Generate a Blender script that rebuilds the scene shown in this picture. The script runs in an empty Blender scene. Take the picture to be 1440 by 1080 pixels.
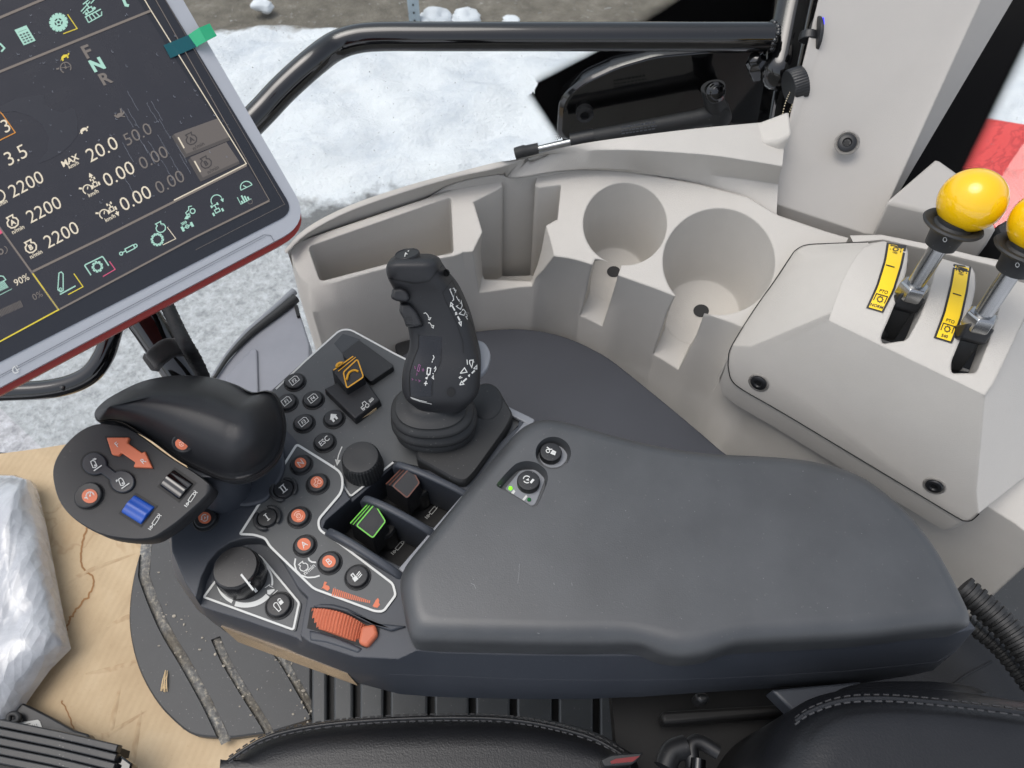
EXPOSURE = 0.75
import bpy, bmesh, math, random
from mathutils import Vector, Matrix, noise as mnoise
from math import radians, sin, cos, pi
random.seed(7)
sc = bpy.context.scene
col = sc.collection
Z0 = 1.95                      # height of the armrest pad above the snow
CAM = Vector((0, 0, Z0 + 0.50))

# ------------------------------------------------------------------ camera
nd = Vector((-20, -710, -1000)).normalized()
zc = -nd
yc = (Vector((0, 1, 0)) - zc * zc.y).normalized()
xc = yc.cross(zc)
R = Matrix((xc, yc, zc))       # camera -> world
cd = bpy.data.cameras.new('camera'); cam = bpy.data.objects.new('camera', cd); col.objects.link(cam)
cam.matrix_world = Matrix.Translation(CAM) @ R.to_4x4()
cd.sensor_width = 36; cd.lens = 25; cd.clip_start = 0.02; cd.clip_end = 3000
cd.dof.use_dof = True; cd.dof.focus_distance = 0.62; cd.dof.aperture_fstop = 16
sc.camera = cam

def ray(px, py): return (R @ Vector((px - 720, 540 - py, -1000))).normalized()
def P(px, py, z=0.0):
    d = ray(px, py); return CAM + d * ((Z0 + z - CAM.z) / d.z)
def PD(px, py, dep):
    return CAM + (R @ Vector((px - 720, 540 - py, -1000))) * (dep / 1000)
class Plane:
    def __init__(s, p, n):
        s.p = p; s.n = n.normalized()
        if s.n.dot(CAM - p) < 0: s.n = -s.n
    def at(s, px, py, off=0.0):
        d = ray(px, py); t = (s.p + s.n * off - CAM).dot(s.n) / d.dot(s.n); return CAM + d * t
def plane3(a, b, c):
    a, b, c = P(*a), P(*b), P(*c); return Plane(a, (b - a).cross(c - a))
def zplane(z): return Plane(Vector((0, 0, Z0 + z)), Vector((0, 0, 1)))
def yplane(y): return Plane(Vector((0, y, 0)), Vector((0, -1, 0)))
def reg(x0, y0, s):            # reads points measured on an enlarged view
    return lambda pts: [(x0 + x / s, y0 + y / s) for x, y in pts]
UP = Vector((0, 0, 1))

def spline(pts, n=6, closed=False):
    pts = [Vector(p) for p in pts]; N = len(pts); out = []
    rng = range(N if closed else N - 1)
    for i in rng:
        p0 = pts[(i - 1) % N] if closed or i > 0 else pts[0]
        p1 = pts[i]; p2 = pts[(i + 1) % N]
        p3 = pts[(i + 2) % N] if closed or i + 2 < N else pts[-1]
        for k in range(n):
            t = k / n
            out.append(0.5 * ((2 * p1) + (p2 - p0) * t + (2 * p0 - 5 * p1 + 4 * p2 - p3) * t * t + (3 * p1 - p0 - 3 * p2 + p3) * t ** 3))
    if not closed: out.append(pts[-1])
    return out
def soft_rings(ring, ds, sm=2):      # successive inward offsets, relaxed at every step so that corners never fold
    out = []; cur = [p.copy() for p in ring]; last = 0; n = len(ring)
    ar = sum(ring[i].x * ring[(i + 1) % n].y - ring[(i + 1) % n].x * ring[i].y for i in range(n)); sg = 1 if ar > 0 else -1
    for d in ds:
        st = max(1, int((d - last) / .0012))
        for _ in range(st):
            nx = []
            for i in range(n):
                t = cur[(i + 1) % n] - cur[i - 1]; t = t.normalized() if t.length > 1e-7 else Vector((1, 0, 0)); nx.append(cur[i] + Vector((-t.y, t.x, 0)) * sg * (d - last) / st)
            for _k in range(sm): nx = [(nx[i - 1] + nx[i] * 2 + nx[(i + 1) % n]) / 4 for i in range(n)]
            cur = nx
        last = d; out.append([p.copy() for p in cur])
    return out
def resample(ring, n):
    L = [0]; m = len(ring)
    for i in range(m): L.append(L[-1] + (ring[(i + 1) % m] - ring[i]).length)
    o = []; k = 0
    for j in range(n):
        t = L[-1] * j / n
        while L[k + 1] < t: k += 1
        o.append(ring[k].lerp(ring[(k + 1) % m], (t - L[k]) / max(1e-9, L[k + 1] - L[k])))
    return o
def rounded(pts, r, n=5):      # 2D polygon with rounded corners, r in px (number or list)
    out = []; N = len(pts)
    for i in range(N):
        p = Vector(pts[i][:2]); a = Vector(pts[i - 1][:2]); b = Vector(pts[(i + 1) % N][:2])
        rr = r[i] if isinstance(r, (list, tuple)) else r
        da, db = (a - p), (b - p)
        k = min(rr, da.length * .48, db.length * .48)
        if k < .3: out.append((p.x, p.y)); continue
        s, e = p + da.normalized() * k, p + db.normalized() * k
        for j in range(n + 1):
            t = j / n; q = s * (1 - t) ** 2 + p * 2 * t * (1 - t) + e * t * t; out.append((q.x, q.y))
    return out
def ell(cx, cy, rx, ry=None, n=28, rot=0, a0=0, a1=2 * pi, end=False):
    ry = rx if ry is None else ry; o = []
    for i in range(n + (1 if end else 0)):
        a = a0 + (a1 - a0) * i / n; x, y = rx * cos(a), ry * sin(a)
        o.append((cx + x * cos(rot) - y * sin(rot), cy + x * sin(rot) + y * cos(rot)))
    return o

TEXT = {}
def text_geo(s, bold):
    k = (s, bold)
    if k not in TEXT:
        c = bpy.data.curves.new('lettering', 'FONT'); c.body = s; c.resolution_u = 3; c.offset = bold
        o = bpy.data.objects.new('lettering', c); col.objects.link(o)
        bpy.context.view_layer.update()
        me = o.evaluated_get(bpy.context.evaluated_depsgraph_get()).to_mesh()
        vs = [(v.co.x, v.co.y) for v in me.vertices]; fs = [tuple(p.vertices) for p in me.polygons]
        bpy.data.objects.remove(o); bpy.data.curves.remove(c)
        x0 = min(v[0] for v in vs); x1 = max(v[0] for v in vs); y0 = min(v[1] for v in vs); y1 = max(v[1] for v in vs)
        TEXT[k] = ([(a - (x0 + x1) / 2, b - (y0 + y1) / 2) for a, b in vs], fs, x1 - x0, y1 - y0)
    return TEXT[k]

class MB:
    def __init__(s): s.v = []; s.f = []
    def add(s, vs, fs):
        b = len(s.v); s.v += [Vector(v) for v in vs]; s.f += [tuple(b + i for i in f) for f in fs]; return s
    def face(s, vs): return s.add(vs, [tuple(range(len(vs)))])
    def loft(s, rings, closed=True, cap0=True, cap1=True):
        n = len(rings[0]); b = len(s.v)
        for r in rings: s.v += [Vector(p) for p in r]
        m = n if closed else n - 1
        for k in range(len(rings) - 1):
            for i in range(m):
                j = (i + 1) % n
                s.f.append((b + k * n + i, b + k * n + j, b + (k + 1) * n + j, b + (k + 1) * n + i))
        if closed and cap0: s.f.append(tuple(b + i for i in reversed(range(n))))
        if closed and cap1: s.f.append(tuple(b + (len(rings) - 1) * n + i for i in range(n)))
        return s
    def tube(s, path, r, seg=14, caps=True, up=None):
        path = [Vector(p) for p in path]; rings = []; ref = None
        for i, p in enumerate(path):
            t = (path[min(i + 1, len(path) - 1)] - path[max(i - 1, 0)]).normalized()
            if ref is None:
                ref = t.orthogonal().normalized()
            ref = (ref - t * ref.dot(t)).normalized(); b = t.cross(ref)
            rr = r[i] if isinstance(r, (list, tuple)) else r
            rings.append([p + (ref * cos(2 * pi * k / seg) + b * sin(2 * pi * k / seg)) * rr for k in range(seg)])
        return s.loft(rings, True, caps, caps)
    def cyl(s, a, b, r0, r1=None, seg=28):
        return s.tube([a, b], [r0, r0 if r1 is None else r1], seg)
    def lathe(s, base, axis, prof, seg=32, rf=None):   # prof: (radius, height)
        axis = axis.normalized(); u = axis.orthogonal().normalized(); w = axis.cross(u); rings = []
        for r, h in prof:
            rings.append([base + axis * h + (u * cos(2 * pi * k / seg) + w * sin(2 * pi * k / seg)) * (r * (rf(k, h) if rf else 1)) for k in range(seg)])
        return s.loft(rings)
    def box(s, c, ax, ay, az):
        c = Vector(c); q = [c + ax * i + ay * j + az * k for i, j, k in ((-1,-1,-1),(1,-1,-1),(1,1,-1),(-1,1,-1),(-1,-1,1),(1,-1,1),(1,1,1),(-1,1,1))]
        return s.add(q, [(3,2,1,0),(4,5,6,7),(0,1,5,4),(1,2,6,5),(2,3,7,6),(3,0,4,7)])
    # marks traced on a plane
    def poly(s, pl, pts, off=.0004): return s.face([pl.at(x, y, off) for x, y in pts])
    def line(s, pl, pts, w, off=.0004, closed=False):
        pts = [Vector(p[:2]) for p in pts]; N = len(pts); L = []; Rr = []
        for i in range(N):
            a = pts[i - 1] if (closed or i > 0) else pts[i]; b = pts[(i + 1) % N] if (closed or i < N - 1) else pts[i]
            d1 = (pts[i] - a); d2 = (b - pts[i])
            d1 = d1.normalized() if d1.length > 1e-6 else d2.normalized(); d2 = d2.normalized() if d2.length > 1e-6 else d1
            t = (d1 + d2); t = t.normalized() if t.length > 1e-3 else d1
            nn = Vector((-t.y, t.x)); k = w / 2 / max(.45, nn.dot(Vector((-d1.y, d1.x))))
            L.append(pl.at(*(pts[i] + nn * k), off)); Rr.append(pl.at(*(pts[i] - nn * k), off))
        b = len(s.v); s.v += L + Rr
        for i in range(N if closed else N - 1):
            j = (i + 1) % N; s.f.append((b + i, b + j, b + N + j, b + N + i))
        return s
    def text(s, pl, txt, c, u, h, v=None, bold=0.0, off=.0004, align=0):
        vs, fs, w, hh = text_geo(txt, bold); u = Vector(u).normalized()
        v = Vector(v).normalized() if v else Vector((u.y, -u.x)); k = h / .7; c = Vector(c)
        if align: c = c + u * (w * k / 2)
        return s.add([pl.at(*(c + u * (x * k) + v * (y * k)), off) for x, y in vs], fs)
    def build(s, name, m, parent=None, sharp=35, bev=0, seg=2, fix=True):
        c = Vector((0, 0, 0))
        for v in s.v: c += v
        c /= len(s.v)
        me = bpy.data.meshes.new(name); me.from_pydata([v - c for v in s.v], [], s.f); me.update()
        if fix:
            bm = bmesh.new(); bm.from_mesh(me)
            bmesh.ops.remove_doubles(bm, verts=bm.verts, dist=1e-6)
            bmesh.ops.recalc_face_normals(bm, faces=bm.faces); bm.to_mesh(me); bm.free()
        o = bpy.data.objects.new(name, me); col.objects.link(o); o.location = c
        finish(o, m, parent, sharp)
        if bev:
            b = o.modifiers.new('edge', 'BEVEL'); b.width = bev; b.segments = seg; b.limit_method = 'ANGLE'; b.angle_limit = radians(32)
        return o
def finish(o, m, parent=None, sharp=35):
    me = o.data; me.materials.clear()
    if m: me.materials.append(m)
    for p in me.polygons: p.use_smooth = True
    me.set_sharp_from_angle(angle=radians(sharp))
    if parent: attach(o, parent)
def attach(o, parent):
    o.parent = parent
    pw = Matrix.Translation(wloc(parent)); o.matrix_parent_inverse = pw.inverted()
def wloc(o):                     # no object here is rotated
    v = o.location.copy(); p = o.parent
    if p: v = o.matrix_parent_inverse.to_translation() + o.location + wloc(p)
    return v
def thing(name, label, cat, loc, group=None):
    o = bpy.data.objects.new(name, None); col.objects.link(o); o.location = loc; o.empty_display_size = .02
    return tag(o, label, cat, group)
def tag(o, label, cat, group=None):
    o['label'] = label; o['category'] = cat
    if group: o['group'] = group
    return o
def struct(o, kind='structure'): o['kind'] = kind; return o
def stats(me):
    bm = bmesh.new(); bm.from_mesh(me); r = (sum(1 for e in bm.edges if not e.is_manifold), bm.calc_volume()); bm.free(); return r
def triangulated(me):
    bm = bmesh.new(); bm.from_mesh(me); bmesh.ops.remove_doubles(bm, verts=bm.verts, dist=2e-6); bmesh.ops.triangulate(bm, faces=[f for f in bm.faces if len(f.verts) > 3]); bmesh.ops.dissolve_degenerate(bm, dist=1e-6, edges=bm.edges); bm.to_mesh(me); bm.free()
def cut(o, *cutters):            # subtracts solids from a mesh, then drops them; retries with a hair's shift when the result is not closed
    m = o.data.materials[0] if o.data.materials else None; nm = o.data.name
    triangulated(o.data)
    for mb in cutters:
        c = mb.build('cutter', None); triangulated(c.data); best = None; base = stats(o.data); cv = abs(stats(c.data)[1]); home = c.location.copy()
        for self_, jit in ((False, 0), (False, 1), (True, 0), (False, 2), (True, 1), (False, 3)):
            c.location = home + Vector((.00007 * jit, -.00011 * jit, .00013 * jit))
            b = o.modifiers.new('cut', 'BOOLEAN'); b.operation = 'DIFFERENCE'; b.solver = 'EXACT'; b.use_self = self_; b.object = c
            bpy.context.view_layer.update()
            me = bpy.data.meshes.new_from_object(o.evaluated_get(bpy.context.evaluated_depsgraph_get())); o.modifiers.clear()
            triangulated(me)
            nmf, vol = stats(me); score = nmf + (1000 if not 1e-9 < base[1] - vol < cv * 1.02 else 0)
            if best is None or score < best[0]:
                if best: bpy.data.meshes.remove(best[1])
                best = (score, me)
            else: bpy.data.meshes.remove(me)
            if score == 0: break
        if best[0]: print('CUT', o.name, best[0], len(o.data.vertices))
        old = o.data; o.data = best[1]; bpy.data.meshes.remove(old); bpy.data.objects.remove(c)
    o.data.name = nm
    finish(o, m, None, 32)
def hull(pts):
    bm = bmesh.new()
    for p in pts: bm.verts.new(p)
    r = bmesh.ops.convex_hull(bm, input=bm.verts)
    bmesh.ops.delete(bm, geom=[g for g in r['geom_interior'] if isinstance(g, bmesh.types.BMVert)], context='VERTS')
    bm.verts.index_update(); mb = MB(); mb.add([v.co.copy() for v in bm.verts], [tuple(v.index for v in f.verts) for f in bm.faces]); bm.free(); return mb
def prism(pts3, down): return MB().loft([[Vector(p) + down for p in pts3], pts3])
def inset(ring, d):              # horizontal inset of a closed ring
    n = len(ring); ar = sum(ring[i].x * ring[(i + 1) % n].y - ring[(i + 1) % n].x * ring[i].y for i in range(n)); sg = 1 if ar > 0 else -1
    out = []
    for i in range(n):
        a, b, c = ring[i - 1], ring[i], ring[(i + 1) % n]
        t = (c - a); t.z = 0; t = t.normalized() if t.length > 0 else Vector((1, 0, 0))
        out.append(Vector((-t.y, t.x, 0)) * d * sg)
    w = [1.0] * n
    for _ in range(40):             # pull in less where the ring would fold over itself
        q = [ring[i] + out[i] * w[i] for i in range(n)]; bad = False
        for i in range(n):
            j = (i + 1) % n; e0 = ring[j] - ring[i]; e1 = q[j] - q[i]
            if e1.dot(e0) < .12 * e0.dot(e0):
                bad = True
                for k in range(-2, 4): w[(i + k) % n] *= .93
        if not bad: break
        w = [(w[i - 1] + 2 * w[i] + w[(i + 1) % n]) / 4 for i in range(n)]
    return [ring[i] + out[i] * w[i] for i in range(n)]

# ------------------------------------------------------------------ materials
def lin(c): return tuple((x / 255 / 12.92 if x <= 10 else ((x / 255 + .055) / 1.055) ** 2.4) for x in c) + (1,)
class NT:
    def __init__(s, name):
        s.m = bpy.data.materials.new(name); s.m.use_nodes = True; s.t = s.m.node_tree; s.n = s.t.nodes; s.b = s.n['Principled BSDF']
    def add(s, typ, **kw):
        o = s.n.new(typ)
        for k, v in kw.items():
            if k in o.inputs.keys(): o.inputs[k].default_value = v
            else: setattr(o, k, v)
        return o
    def link(s, a, b): s.t.links.new(a, b)
    def coord(s): return s.add('ShaderNodeTexCoord').outputs['Object']
    def noise(s, scale, detail=3, rough=.5, vec=None, dist=0):
        n = s.add('ShaderNodeTexNoise'); n.inputs['Scale'].default_value = scale; n.inputs['Detail'].default_value = detail; n.inputs['Roughness'].default_value = rough; n.inputs['Distortion'].default_value = dist
        s.link(vec or s.coord(), n.inputs['Vector']); return n.outputs['Fac']
    def ramp(s, fac, stops):
        r = s.add('ShaderNodeValToRGB'); e = r.color_ramp.elements
        while len(e) < len(stops): e.new(.5)
        for i, (p, c) in enumerate(stops): e[i].position = p; e[i].color = c if len(c) == 4 else tuple(c) + (1,)
        s.link(fac, r.inputs['Fac']); return r.outputs['Color']
    def mix(s, fac, a, b):
        m = s.add('ShaderNodeMix', data_type='RGBA')
        for sock, v in ((m.inputs[0], fac), (m.inputs[6], a), (m.inputs[7], b)):
            if hasattr(v, 'links'): s.link(v, sock)
            else: sock.default_value = v
        return m.outputs[2]
    def bump(s, h, strength, dist, normal=None):
        b = s.add('ShaderNodeBump'); b.inputs['Strength'].default_value = strength; b.inputs['Distance'].default_value = dist
        s.link(h, b.inputs['Height'])
        if normal: s.link(normal, b.inputs['Normal'])
        return b.outputs['Normal']
    def setn(s, n): s.link(n, s.b.inputs['Normal'])
def mat(name, rgb, rough=.5, metal=0, grain=0, gs=1400, bevel=0, var=.06, dust=0, spec=.5, coat=0, sheen=0):
    t = NT(name); b = t.b; c = lin(rgb) if max(rgb) > 1 else tuple(rgb) + (1,)
    b.inputs['Roughness'].default_value = rough; b.inputs['Metallic'].default_value = metal; b.inputs['Specular IOR Level'].default_value = spec
    if coat: b.inputs['Coat Weight'].default_value = coat; b.inputs['Coat Roughness'].default_value = .05
    if sheen: b.inputs['Sheen Weight'].default_value = sheen; b.inputs['Sheen Roughness'].default_value = .5
    co = t.coord(); big = t.noise(22, 4, .6, co)
    lo = tuple(x * (1 - var) for x in c[:3]) + (1,); hi = tuple(min(1, x * (1 + var)) for x in c[:3]) + (1,)
    colr = t.ramp(big, [(.3, lo), (.7, hi)])
    if dust:
        d = t.noise(420, 2, .5, co); d2 = t.noise(9, 3, .6, co)
        f = t.ramp(d, [(.70, (0, 0, 0)), (.76, (1, 1, 1))]); mm = t.add('ShaderNodeMath', operation='MULTIPLY'); t.link(f, mm.inputs[0]); t.link(d2, mm.inputs[1])
        mm2 = t.add('ShaderNodeMath', operation='MULTIPLY'); t.link(mm.outputs[0], mm2.inputs[0]); mm2.inputs[1].default_value = dust
        colr = t.mix(mm2.outputs[0], colr, (.45, .43, .4, 1))
    t.link(colr, b.inputs['Base Color'])
    rr = t.add('ShaderNodeMapRange'); rr.inputs['To Min'].default_value = max(.02, rough - .05); rr.inputs['To Max'].default_value = rough + .06
    t.link(big, rr.inputs['Value']); t.link(rr.outputs[0], b.inputs['Roughness'])
    n = None
    if bevel:
        bv = t.add('ShaderNodeBevel', samples=4); bv.inputs['Radius'].default_value = bevel; n = bv.outputs['Normal']
    if grain:
        g = t.noise(gs, 2, .6, co); n = t.bump(g, grain, .0004, n)
    if n: t.setn(n)
    return t.m
def emit(name, rgb, st=1.0, base=(.01, .01, .01)):
    t = NT(name); t.b.inputs['Base Color'].default_value = tuple(base) + (1,); t.b.inputs['Emission Color'].default_value = lin(rgb); t.b.inputs['Emission Strength'].default_value = st; t.b.inputs['Roughness'].default_value = .3
    return t.m
# ------------------------------------------------------------------ materials used
M_beige = mat('beige_plastic', (186, 182, 175), .52, grain=.85, gs=1000, bevel=.003, var=.025, spec=.4)
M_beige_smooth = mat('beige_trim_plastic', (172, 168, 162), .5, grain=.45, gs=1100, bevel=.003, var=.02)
M_slate = mat('slate_plastic', (54, 58, 65), .42, grain=.18, gs=1700, bevel=.002, var=.05, dust=.25)
M_pad = mat('grey_soft_pad', (56, 58, 60), .45, grain=.25, gs=1100, var=.18, dust=.18, spec=.9)
M_panel = mat('charcoal_panel', (76, 78, 79), .38, grain=.22, gs=1600, var=.06, dust=.4)
M_black = mat('black_plastic', (26, 27, 29), .40, grain=.18, gs=1700, var=.08, dust=.25)
M_blackb = mat('black_button_plastic', (32, 33, 35), .42, grain=.15, gs=1700, var=.05, dust=.3, bevel=.001)
M_rubber = mat('black_rubber', (38, 39, 40), .55, grain=.12, gs=1500, var=.08, dust=.4)
M_soft = mat('soft_black_plastic', (29, 30, 33), .5, grain=.3, gs=1800, var=.06, dust=.12)
M_deep = mat('deep_black', (9, 9, 10), .6, var=.1)
M_gloss = mat('gloss_black_paint', (8, 8, 9), .1, var=.05, coat=.6, dust=.1)
M_frit = mat('black_ceramic_frit', (5, 5, 6), .6, var=.05, spec=.1)
M_silver = mat('silver_plastic', (164, 167, 172), .38, grain=.05, gs=2000, var=.02, metal=.1)
M_strip = mat('satin_grey_trim', (128, 131, 136), .32, grain=.06, gs=1800, var=.03, bevel=.001)
M_red = mat('red_plastic', (150, 44, 34), .45, var=.04)
M_white = mat('white_print', (205, 206, 202), .5, var=.02)
M_orange = mat('orange_plastic', (186, 102, 72), .5, grain=.1, var=.04, bevel=.0008)
M_orange_print = mat('orange_print', (206, 112, 78), .5, var=.03)
M_blue = mat('blue_plastic', (18, 72, 160), .35, var=.05)
M_yellow_print = mat('yellow_print', (226, 164, 30), .45, var=.03)
M_green_print = mat('green_print', (112, 196, 74), .45, var=.03)
M_brown_print = mat('brown_print', (98, 60, 48), .5, var=.05)
M_steel = mat('zinc_steel', (165, 166, 166), .24, metal=1, var=.06)
M_ball = mat('yellow_ball_plastic', (240, 190, 10), .12, var=.02, coat=.5)
M_decal = mat('yellow_decal', (244, 205, 30), .4, var=.02)
M_decal_black = mat('black_decal_print', (28, 28, 28), .45, var=.05)
M_slatepad = mat('dark_slate_lid', (61, 63, 69), .6, grain=.3, gs=1500, var=.05)
M_leather = mat('black_leather', (20, 21, 24), .38, grain=.5, gs=650, var=.12, spec=.5)
M_thread = mat('dark_thread', (50, 50, 52), .6, var=.1)
M_greypaint = mat('grey_painted_metal', (128, 130, 137), .5, grain=.1, gs=1200, var=.06, bevel=.002)
M_reflect_tan = mat('glossy_reflection_tan', (130, 118, 104), .16, metal=.7, var=.08)  # tan tint stands in for cardboard mirrored in the armrest side
M_pink = mat('pink_print', (120, 70, 110), .5, var=.03)
M_brass = mat('bead_chain_metal', (205, 195, 170), .25, metal=1, var=.05)

# ------------------------------------------------------------------ sky, sun, ground
w = bpy.data.worlds.new('World'); sc.world = w; w.use_nodes = True
nt = w.node_tree; bg = nt.nodes['Background']; sky = nt.nodes.new('ShaderNodeTexSky'); sky.sky_type = 'NISHITA'; sky.sun_disc = False
SUN_EL, SUN_AZ = 70, -95        # azimuth clockwise from +Y
sky.sun_elevation = radians(SUN_EL); sky.sun_rotation = radians(SUN_AZ); sky.air_density = 1.0; sky.dust_density = 3.0; sky.ozone_density = 1.0
hs = nt.nodes.new('ShaderNodeHueSaturation'); hs.inputs['Saturation'].default_value = .45   # overcast: a whiter sky
nt.links.new(sky.outputs[0], hs.inputs['Color']); nt.links.new(hs.outputs[0], bg.inputs['Color']); bg.inputs['Strength'].default_value = .13
sl = bpy.data.lights.new('sun', 'SUN'); so = bpy.data.objects.new('sun', sl); col.objects.link(so)
sl.energy = .6; sl.angle = radians(40); sl.color = (1, .96, .9)
a, e = radians(SUN_AZ), radians(SUN_EL)
so.rotation_euler = (-Vector((sin(a) * cos(e), cos(a) * cos(e), sin(e)))).to_track_quat('-Z', 'Y').to_euler(); so.location = (0, 0, 8)
sc.view_settings.view_transform = 'Standard'; sc.view_settings.look = 'None'; sc.view_settings.gamma = 1; sc.view_settings.use_curve_mapping = False
sc.view_settings.exposure = EXPOSURE

Y1 = P(470, 282, -1.95).y; Y2 = P(600, 45, -1.95).y
def ground_material():
    t = NT('snowy_ground'); co = t.coord(); b = t.b
    sep = t.add('ShaderNodeSeparateXYZ'); t.link(co, sep.inputs[0])
    n1 = t.noise(1.1, 5, .6, co); n2 = t.noise(7, 5, .65, co); n3 = t.noise(55, 4, .7, co); n4 = t.noise(2.2, 6, .7, co); n5 = t.noise(20, 5, .75, co)
    def ma(op, x, y):
        m = t.add('ShaderNodeMath', operation=op)
        for i, v in enumerate((x, y)):
            if hasattr(v, 'links'): t.link(v, m.inputs[i])
            else: m.inputs[i].default_value = v
        return m.outputs[0]
    wob = ma('ADD', ma('MULTIPLY', ma('SUBTRACT', n1, .5), .75), ma('MULTIPLY', ma('SUBTRACT', n2, .5), .36))
    y = ma('ADD', sep.outputs['Y'], ma('ADD', wob, ma('MULTIPLY', sep.outputs['X'], -.05)))
    snow = t.ramp(n4, [(.28, (.60, .64, .70)), (.5, (.80, .82, .85)), (.75, (.86, .88, .90))])
    snow = t.mix(t.ramp(n5, [(.60, (0, 0, 0)), (.78, (.35, .35, .35))]), snow, (.55, .55, .55, 1))
    ice = t.ramp(n5, [(.32, (.26, .265, .275)), (.5, (.44, .445, .455)), (.66, (.62, .63, .65))])
    ice = t.mix(t.ramp(n3, [(.45, (0, 0, 0)), (.7, (.5, .5, .5))]), ice, (.74, .75, .77, 1))
    dirt = t.ramp(n2, [(.3, (.10, .085, .065)), (.6, (.20, .175, .14)), (.8, (.34, .31, .27))])
    dirt = t.mix(t.ramp(n5, [(.62, (0, 0, 0)), (.72, (.7, .7, .7))]), dirt, (.7, .7, .7, 1))
    melt = t.mix(n3, (.10, .10, .10, 1), (.24, .24, .24, 1))
    def step(e, wd): 
        r = t.add('ShaderNodeMapRange'); r.inputs['From Min'].default_value = e - wd; r.inputs['From Max'].default_value = e + wd; t.link(y, r.inputs['Value']); return r.outputs[0]
    c = t.mix(step(Y1 - .22, .06), ice, melt); c = t.mix(step(Y1 + .02, .05), c, snow); c = t.mix(step(Y2, .05), c, dirt); c = t.mix(step(-1.2, .3), snow, c)
    t.link(c, b.inputs['Base Color']); b.inputs['Roughness'].default_value = .75
    t.setn(t.bump(n3, .4, .02, t.bump(n5, .6, .05))); return t.m
def gz(x, y):
    h = 0
    q = (y - Y1) / (Y2 - Y1); s = max(0, min(1, q / .18)) * max(0, min(1, (1.05 - q) / .15))
    nz = mnoise.fractal(Vector((x * .5, y * 2.1, 3)), .9, 2.1, 5); n2 = mnoise.fractal(Vector((x * 3.5, y * 5, 9)), .9, 2, 4)
    h += s * (.06 + .10 * nz + .035 * n2) + .010 * n2
    if q > 1: h -= .03
    return h
g = MB(); nx, ny = 260, 260; X0, X1_, Ya, Yb = -5.5, 6.5, -2.0, 8.0
vs = [(X0 + (X1_ - X0) * i / nx, Ya + (Yb - Ya) * j / ny, 0) for j in range(ny + 1) for i in range(nx + 1)]
vs = [(x, y, gz(x, y)) for x, y, _ in vs]
# the outermost rows run on flat to the horizon
def far(i, j, v):
    x, y, z = v
    if i in (0, nx): x = -900 if i == 0 else 900
    if j in (0, ny): y = -900 if j == 0 else 900
    return (x, y, 0 if i in (0, nx) or j in (0, ny) else z)
vs = [far(k % (nx + 1), k // (nx + 1), v) for k, v in enumerate(vs)]
g.add(vs, [(j * (nx + 1) + i, j * (nx + 1) + i + 1, (j + 1) * (nx + 1) + i + 1, (j + 1) * (nx + 1) + i) for j in range(ny) for i in range(nx)])
gr = g.build('snowy_ground', ground_material(), fix=False); struct(gr)
# object coordinates of the ground are world x, y: move its origin back to zero
off = gr.location.copy(); gr.data.transform(Matrix.Translation(off)); gr.location = (0, 0, 0)

# loose snow clods along the far edge of the bank
M_snow = mat('snow_clod', (.70, .72, .75), .8, grain=1, gs=60, var=.03)
for (px, py, r), lab in zip([(611, 25, .085), (654, 24, .075), (717, 30, .05), (370, 8, .06)],
        ['white snow clod right of the metal post', 'rounded snow clod second to the right of the metal post', 'small flat snow clod just above the grab rail', 'snow clod lying on the bank at the far upper left']):
    bm = bmesh.new(); bmesh.ops.create_icosphere(bm, subdivisions=3, radius=r)
    mb = MB(); p = P(px, py, -1.95 + r * .5)
    mb.add([p + Vector((v.co.x * 1.15, v.co.y, v.co.z * .62)) * (1 + .45 * mnoise.fractal(v.co * 12 + p, .8, 2, 4)) for v in bm.verts], [tuple(v.index for v in f.verts) for f in bm.faces]); bm.free()
    tag(mb.build('snow_clod', M_snow, sharp=80), lab, 'snow clod', 'snow clods on the bank')
# galvanised post standing at the edge of the bank
M_galv = mat('galvanised_metal', (160, 172, 180), .5, metal=.4, var=.12, grain=.3, gs=200)
pb = P(584, 33, -1.93); t_ = thing('metal_post', 'grey galvanised metal post with holes at the edge of the snowbank', 'post', pb)
mb = MB(); w_ = .036
prof = [(-w_, -.02), (-w_ * .9, .02), (-w_ * .35, .02), (-w_ * .35, -.01), (w_ * .35, -.01), (w_ * .35, .02), (w_ * .9, .02), (w_, -.02)]
mb.loft([[pb + Vector((x, y, z)) for x, y in prof] for z in (-.05, 1.3)]); mb.build('post_channel', M_galv, t_)
mb = MB()
for k in range(24): mb.cyl(pb + Vector((0, -.0215, .03 + k * .05)), pb + Vector((0, -.0235, .03 + k * .05)), .007, seg=10)
mb.build('bolt_hole', M_deep, t_)

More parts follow.
